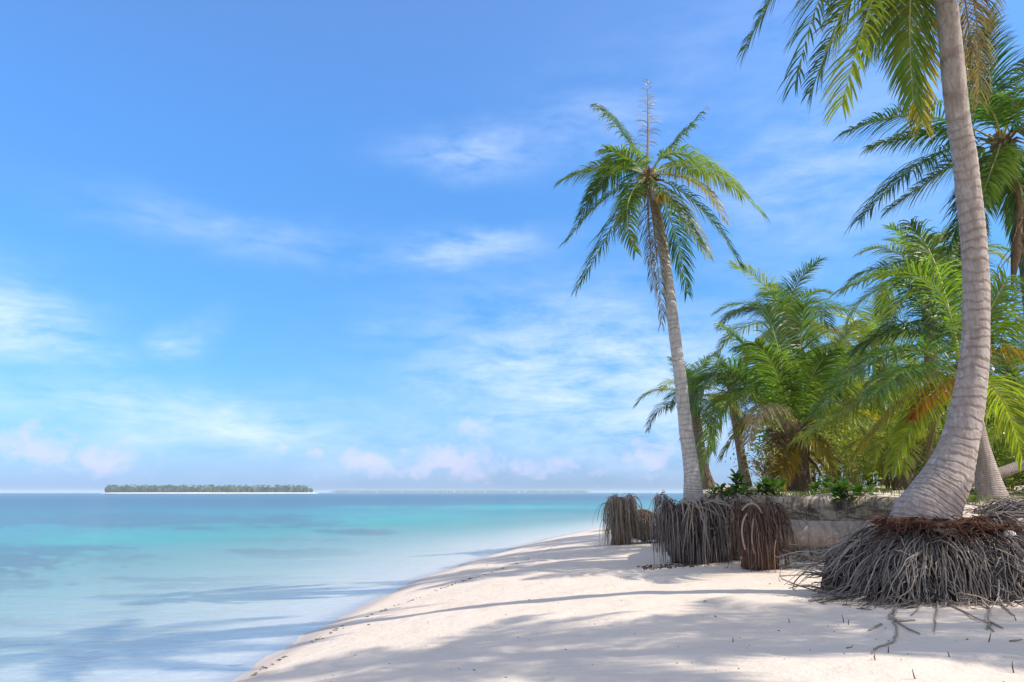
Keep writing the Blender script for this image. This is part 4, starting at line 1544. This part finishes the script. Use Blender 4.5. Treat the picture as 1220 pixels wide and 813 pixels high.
w = bpy.data.worlds.new('World')
sc.world = w
w.use_nodes = True
nt = w.node_tree
nt.nodes.clear()
sky = N(nt, 'ShaderNodeTexSky')
sky.sky_type = 'NISHITA'
sky.sun_disc = False
sky.sun_elevation = R(SUN_EL)
sky.sun_rotation = R(SUN_AZ)
sky.air_density = 1.0
sky.dust_density = 0.6
sky.ozone_density = 2.0
tc = N(nt, 'ShaderNodeTexCoord').outputs['Generated']
sx = N(nt, 'ShaderNodeSeparateXYZ')
lk(nt, tc, sx.inputs[0])
az = math_n(nt, 'ARCTAN2', sx.outputs[0], sx.outputs[1])
el = math_n(nt, 'ARCSINE', sx.outputs[2])
tint = ramp(nt, math_n(nt, 'MULTIPLY', el, 1.6), [(0.0, (0.62, 0.93, 1.95)), (0.12, (0.63, 1.06, 1.78)), (0.23, (0.65, 1.22, 1.78)), (0.45, (0.76, 1.48, 2.10)), (0.70, (1.02, 1.80, 2.55)), (1.0, (1.50, 2.06, 2.75))])
skyc = mixc(nt, 1.0, sky.outputs[0], tint, 'MULTIPLY')


def dirpx(px, py):
    r = ray(px, py)
    return math.atan2(r.x, r.y), math.asin(r.z / r.length)


cv = N(nt, 'ShaderNodeCombineXYZ')
lk(nt, az, cv.inputs[0])
lk(nt, el, cv.inputs[1])
vec = cv.outputs[0]


def blobs(lst, warp, wk):
    tot = None
    for (px, py, wx, wy, s, tilt) in lst:
        a0, e0 = dirpx(px, py)
        da = math_n(nt, 'ADD', math_n(nt, 'SUBTRACT', az, a0), math_n(nt, 'MULTIPLY', warp, wk))
        de = math_n(nt, 'ADD', math_n(nt, 'SUBTRACT', el, e0), math_n(nt, 'MULTIPLY', warp, wk * .5))
        ct, stt = math.cos(R(tilt)), math.sin(R(tilt))
        u = math_n(nt, 'ADD', math_n(nt, 'MULTIPLY', da, ct), math_n(nt, 'MULTIPLY', de, stt))
        v = math_n(nt, 'SUBTRACT', math_n(nt, 'MULTIPLY', de, ct), math_n(nt, 'MULTIPLY', da, stt))
        u = math_n(nt, 'DIVIDE', u, wx / FPX)
        v = math_n(nt, 'DIVIDE', v, wy / FPX)
        r2 = math_n(nt, 'ADD', math_n(nt, 'MULTIPLY', u, u), math_n(nt, 'MULTIPLY', v, v))
        g = math_n(nt, 'MULTIPLY', math_n(nt, 'EXPONENT', math_n(nt, 'MULTIPLY', r2, -1)), s)
        tot = g if tot is None else math_n(nt, 'MAXIMUM', tot, g)
    return tot


nwarp = math_n(nt, 'SUBTRACT', noise_n(nt, scaled(nt, vec, (5, 9, 1)), 1.0, 4, .6), .5)
wis = noise_n(nt, scaled(nt, vec, (7, 24, 1)), 1.0, 9, .66, .22)
fine = noise_n(nt, scaled(nt, vec, (30, 42, 1)), 1.0, 8, .64, .3)
# thin wisps and veils
wl_ = blobs([(35, 378, 85, 38, 1.0, -14), (225, 405, 30, 18, .7, 30), (570, 182, 85, 24, .62, 0), (555, 297, 110, 20, .62, 4), (450, 392, 45, 14, .3, 12),
             (245, 272, 120, 26, .34, -4), (330, 285, 90, 22, .34, 0), (250, 500, 230, 32, .85, -3), (690, 450, 190, 95, .95, 0), (560, 505, 60, 32, .58, 8), (720, 150, 130, 40, .34, 6),
             (760, 505, 150, 56, .95, 0), (985, 205, 160, 110, .40, 15), (560, 410, 60, 18, .3, 0), (860, 60, 220, 60, .16, 10), (420, 520, 260, 40, .5, 0)], nwarp, .16)
wf = math_n(nt, 'MULTIPLY', wl_, math_n(nt, 'MULTIPLY', math_n(nt, 'SUBTRACT', wis, .33), 3.0, clamp=True), clamp=True)
# heaped clouds low on the horizon
cl_ = blobs([(45, 535, 72, 26, .95, -6), (140, 545, 48, 22, .95, 0), (440, 548, 46, 21, 1.0, -18), (375, 538, 19, 9, .8, 0), (337, 533, 12, 12, .75, 0), (545, 550, 72, 25, 1.0, -8),
             (500, 560, 36, 13, .85, 0), (640, 558, 54, 19, .92, 0), (765, 545, 44, 28, .9, 0), (565, 512, 46, 26, .62, 0), (700, 566, 40, 10, .6, 0), (380, 566, 40, 9, .6, 0)], nwarp, .05)
cf = math_n(nt, 'ADD', cl_, math_n(nt, 'MULTIPLY', math_n(nt, 'SUBTRACT', fine, .5), 2.0))
cf = ramp(nt, cf, [(0.48, (0, 0, 0)), (1.0, (1, 1, 1))])
up = ramp(nt, el, [(0.0, (8.2, 7.6, 10.5)), (0.1, (9.6, 9.3, 11.2)), (0.3, (9.0, 10.2, 12.6))])
c1 = mixc(nt, math_n(nt, 'MULTIPLY', wf, .95), skyc, (8.2, 9.6, 12.4))
c2 = mixc(nt, math_n(nt, 'MULTIPLY', cf, .52), c1, (8.4, 7.7, 10.4))
# unseen broken white cloud, added overhead and behind the camera for neutral fill light
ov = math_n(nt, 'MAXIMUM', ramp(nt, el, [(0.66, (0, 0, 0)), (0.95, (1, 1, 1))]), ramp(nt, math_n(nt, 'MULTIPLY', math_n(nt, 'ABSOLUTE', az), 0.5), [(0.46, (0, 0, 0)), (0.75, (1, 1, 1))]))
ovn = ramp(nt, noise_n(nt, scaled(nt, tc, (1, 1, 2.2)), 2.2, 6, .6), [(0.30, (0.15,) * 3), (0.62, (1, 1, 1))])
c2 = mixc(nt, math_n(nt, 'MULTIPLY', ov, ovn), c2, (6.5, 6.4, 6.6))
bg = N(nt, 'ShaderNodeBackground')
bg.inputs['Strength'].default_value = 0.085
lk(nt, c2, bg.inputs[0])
wo = N(nt, 'ShaderNodeOutputWorld')
lk(nt, bg.outputs[0], wo.inputs[0])

# ------------------------------------------------------------------ air
HAZE = True
if HAZE:
    me = bpy.data.meshes.new('haze')
    a, zb_, zt = 7600.0, -11.0, 14.5
    vs = [(-a, -a, zb_), (a, -a, zb_), (a, a, zb_), (-a, a, zb_), (-a, -a, zt), (a, -a, zt), (a, a, zt), (-a, a, zt)]
    me.from_pydata(vs, [], [(3, 2, 1, 0), (4, 5, 6, 7), (0, 1, 5, 4), (1, 2, 6, 5), (2, 3, 7, 6), (3, 0, 4, 7)])
    m, nt = new_mat('sea_air')
    v = N(nt, 'ShaderNodeVolumePrincipled')
    v.inputs['Color'].default_value = (0.80, 0.93, 1.0, 1)
    v.inputs['Density'].default_value = 0.00017
    v.inputs['Anisotropy'].default_value = 0.0
    o = nt.nodes.new('ShaderNodeOutputMaterial')
    nt.links.new(v.outputs[0], o.inputs['Volume'])
    me.materials.append(m)
    ho = link('haze', me)
    ho['kind'] = 'stuff'

# ------------------------------------------------------------------ render settings
sc.render.engine = 'CYCLES'
cy = sc.cycles
cy.use_denoising = True
cy.max_bounces = 8
cy.diffuse_bounces = 3
cy.glossy_bounces = 2
cy.transmission_bounces = 4
cy.transparent_max_bounces = 12
cy.volume_bounces = 1
cy.caustics_reflective = False
cy.caustics_refractive = False
cy.sample_clamp_indirect = 6
vs_ = sc.view_settings
vs_.view_transform = 'Standard'
vs_.look = 'None'
vs_.exposure = 0.35
vs_.gamma = 1
vs_.use_curve_mapping = False
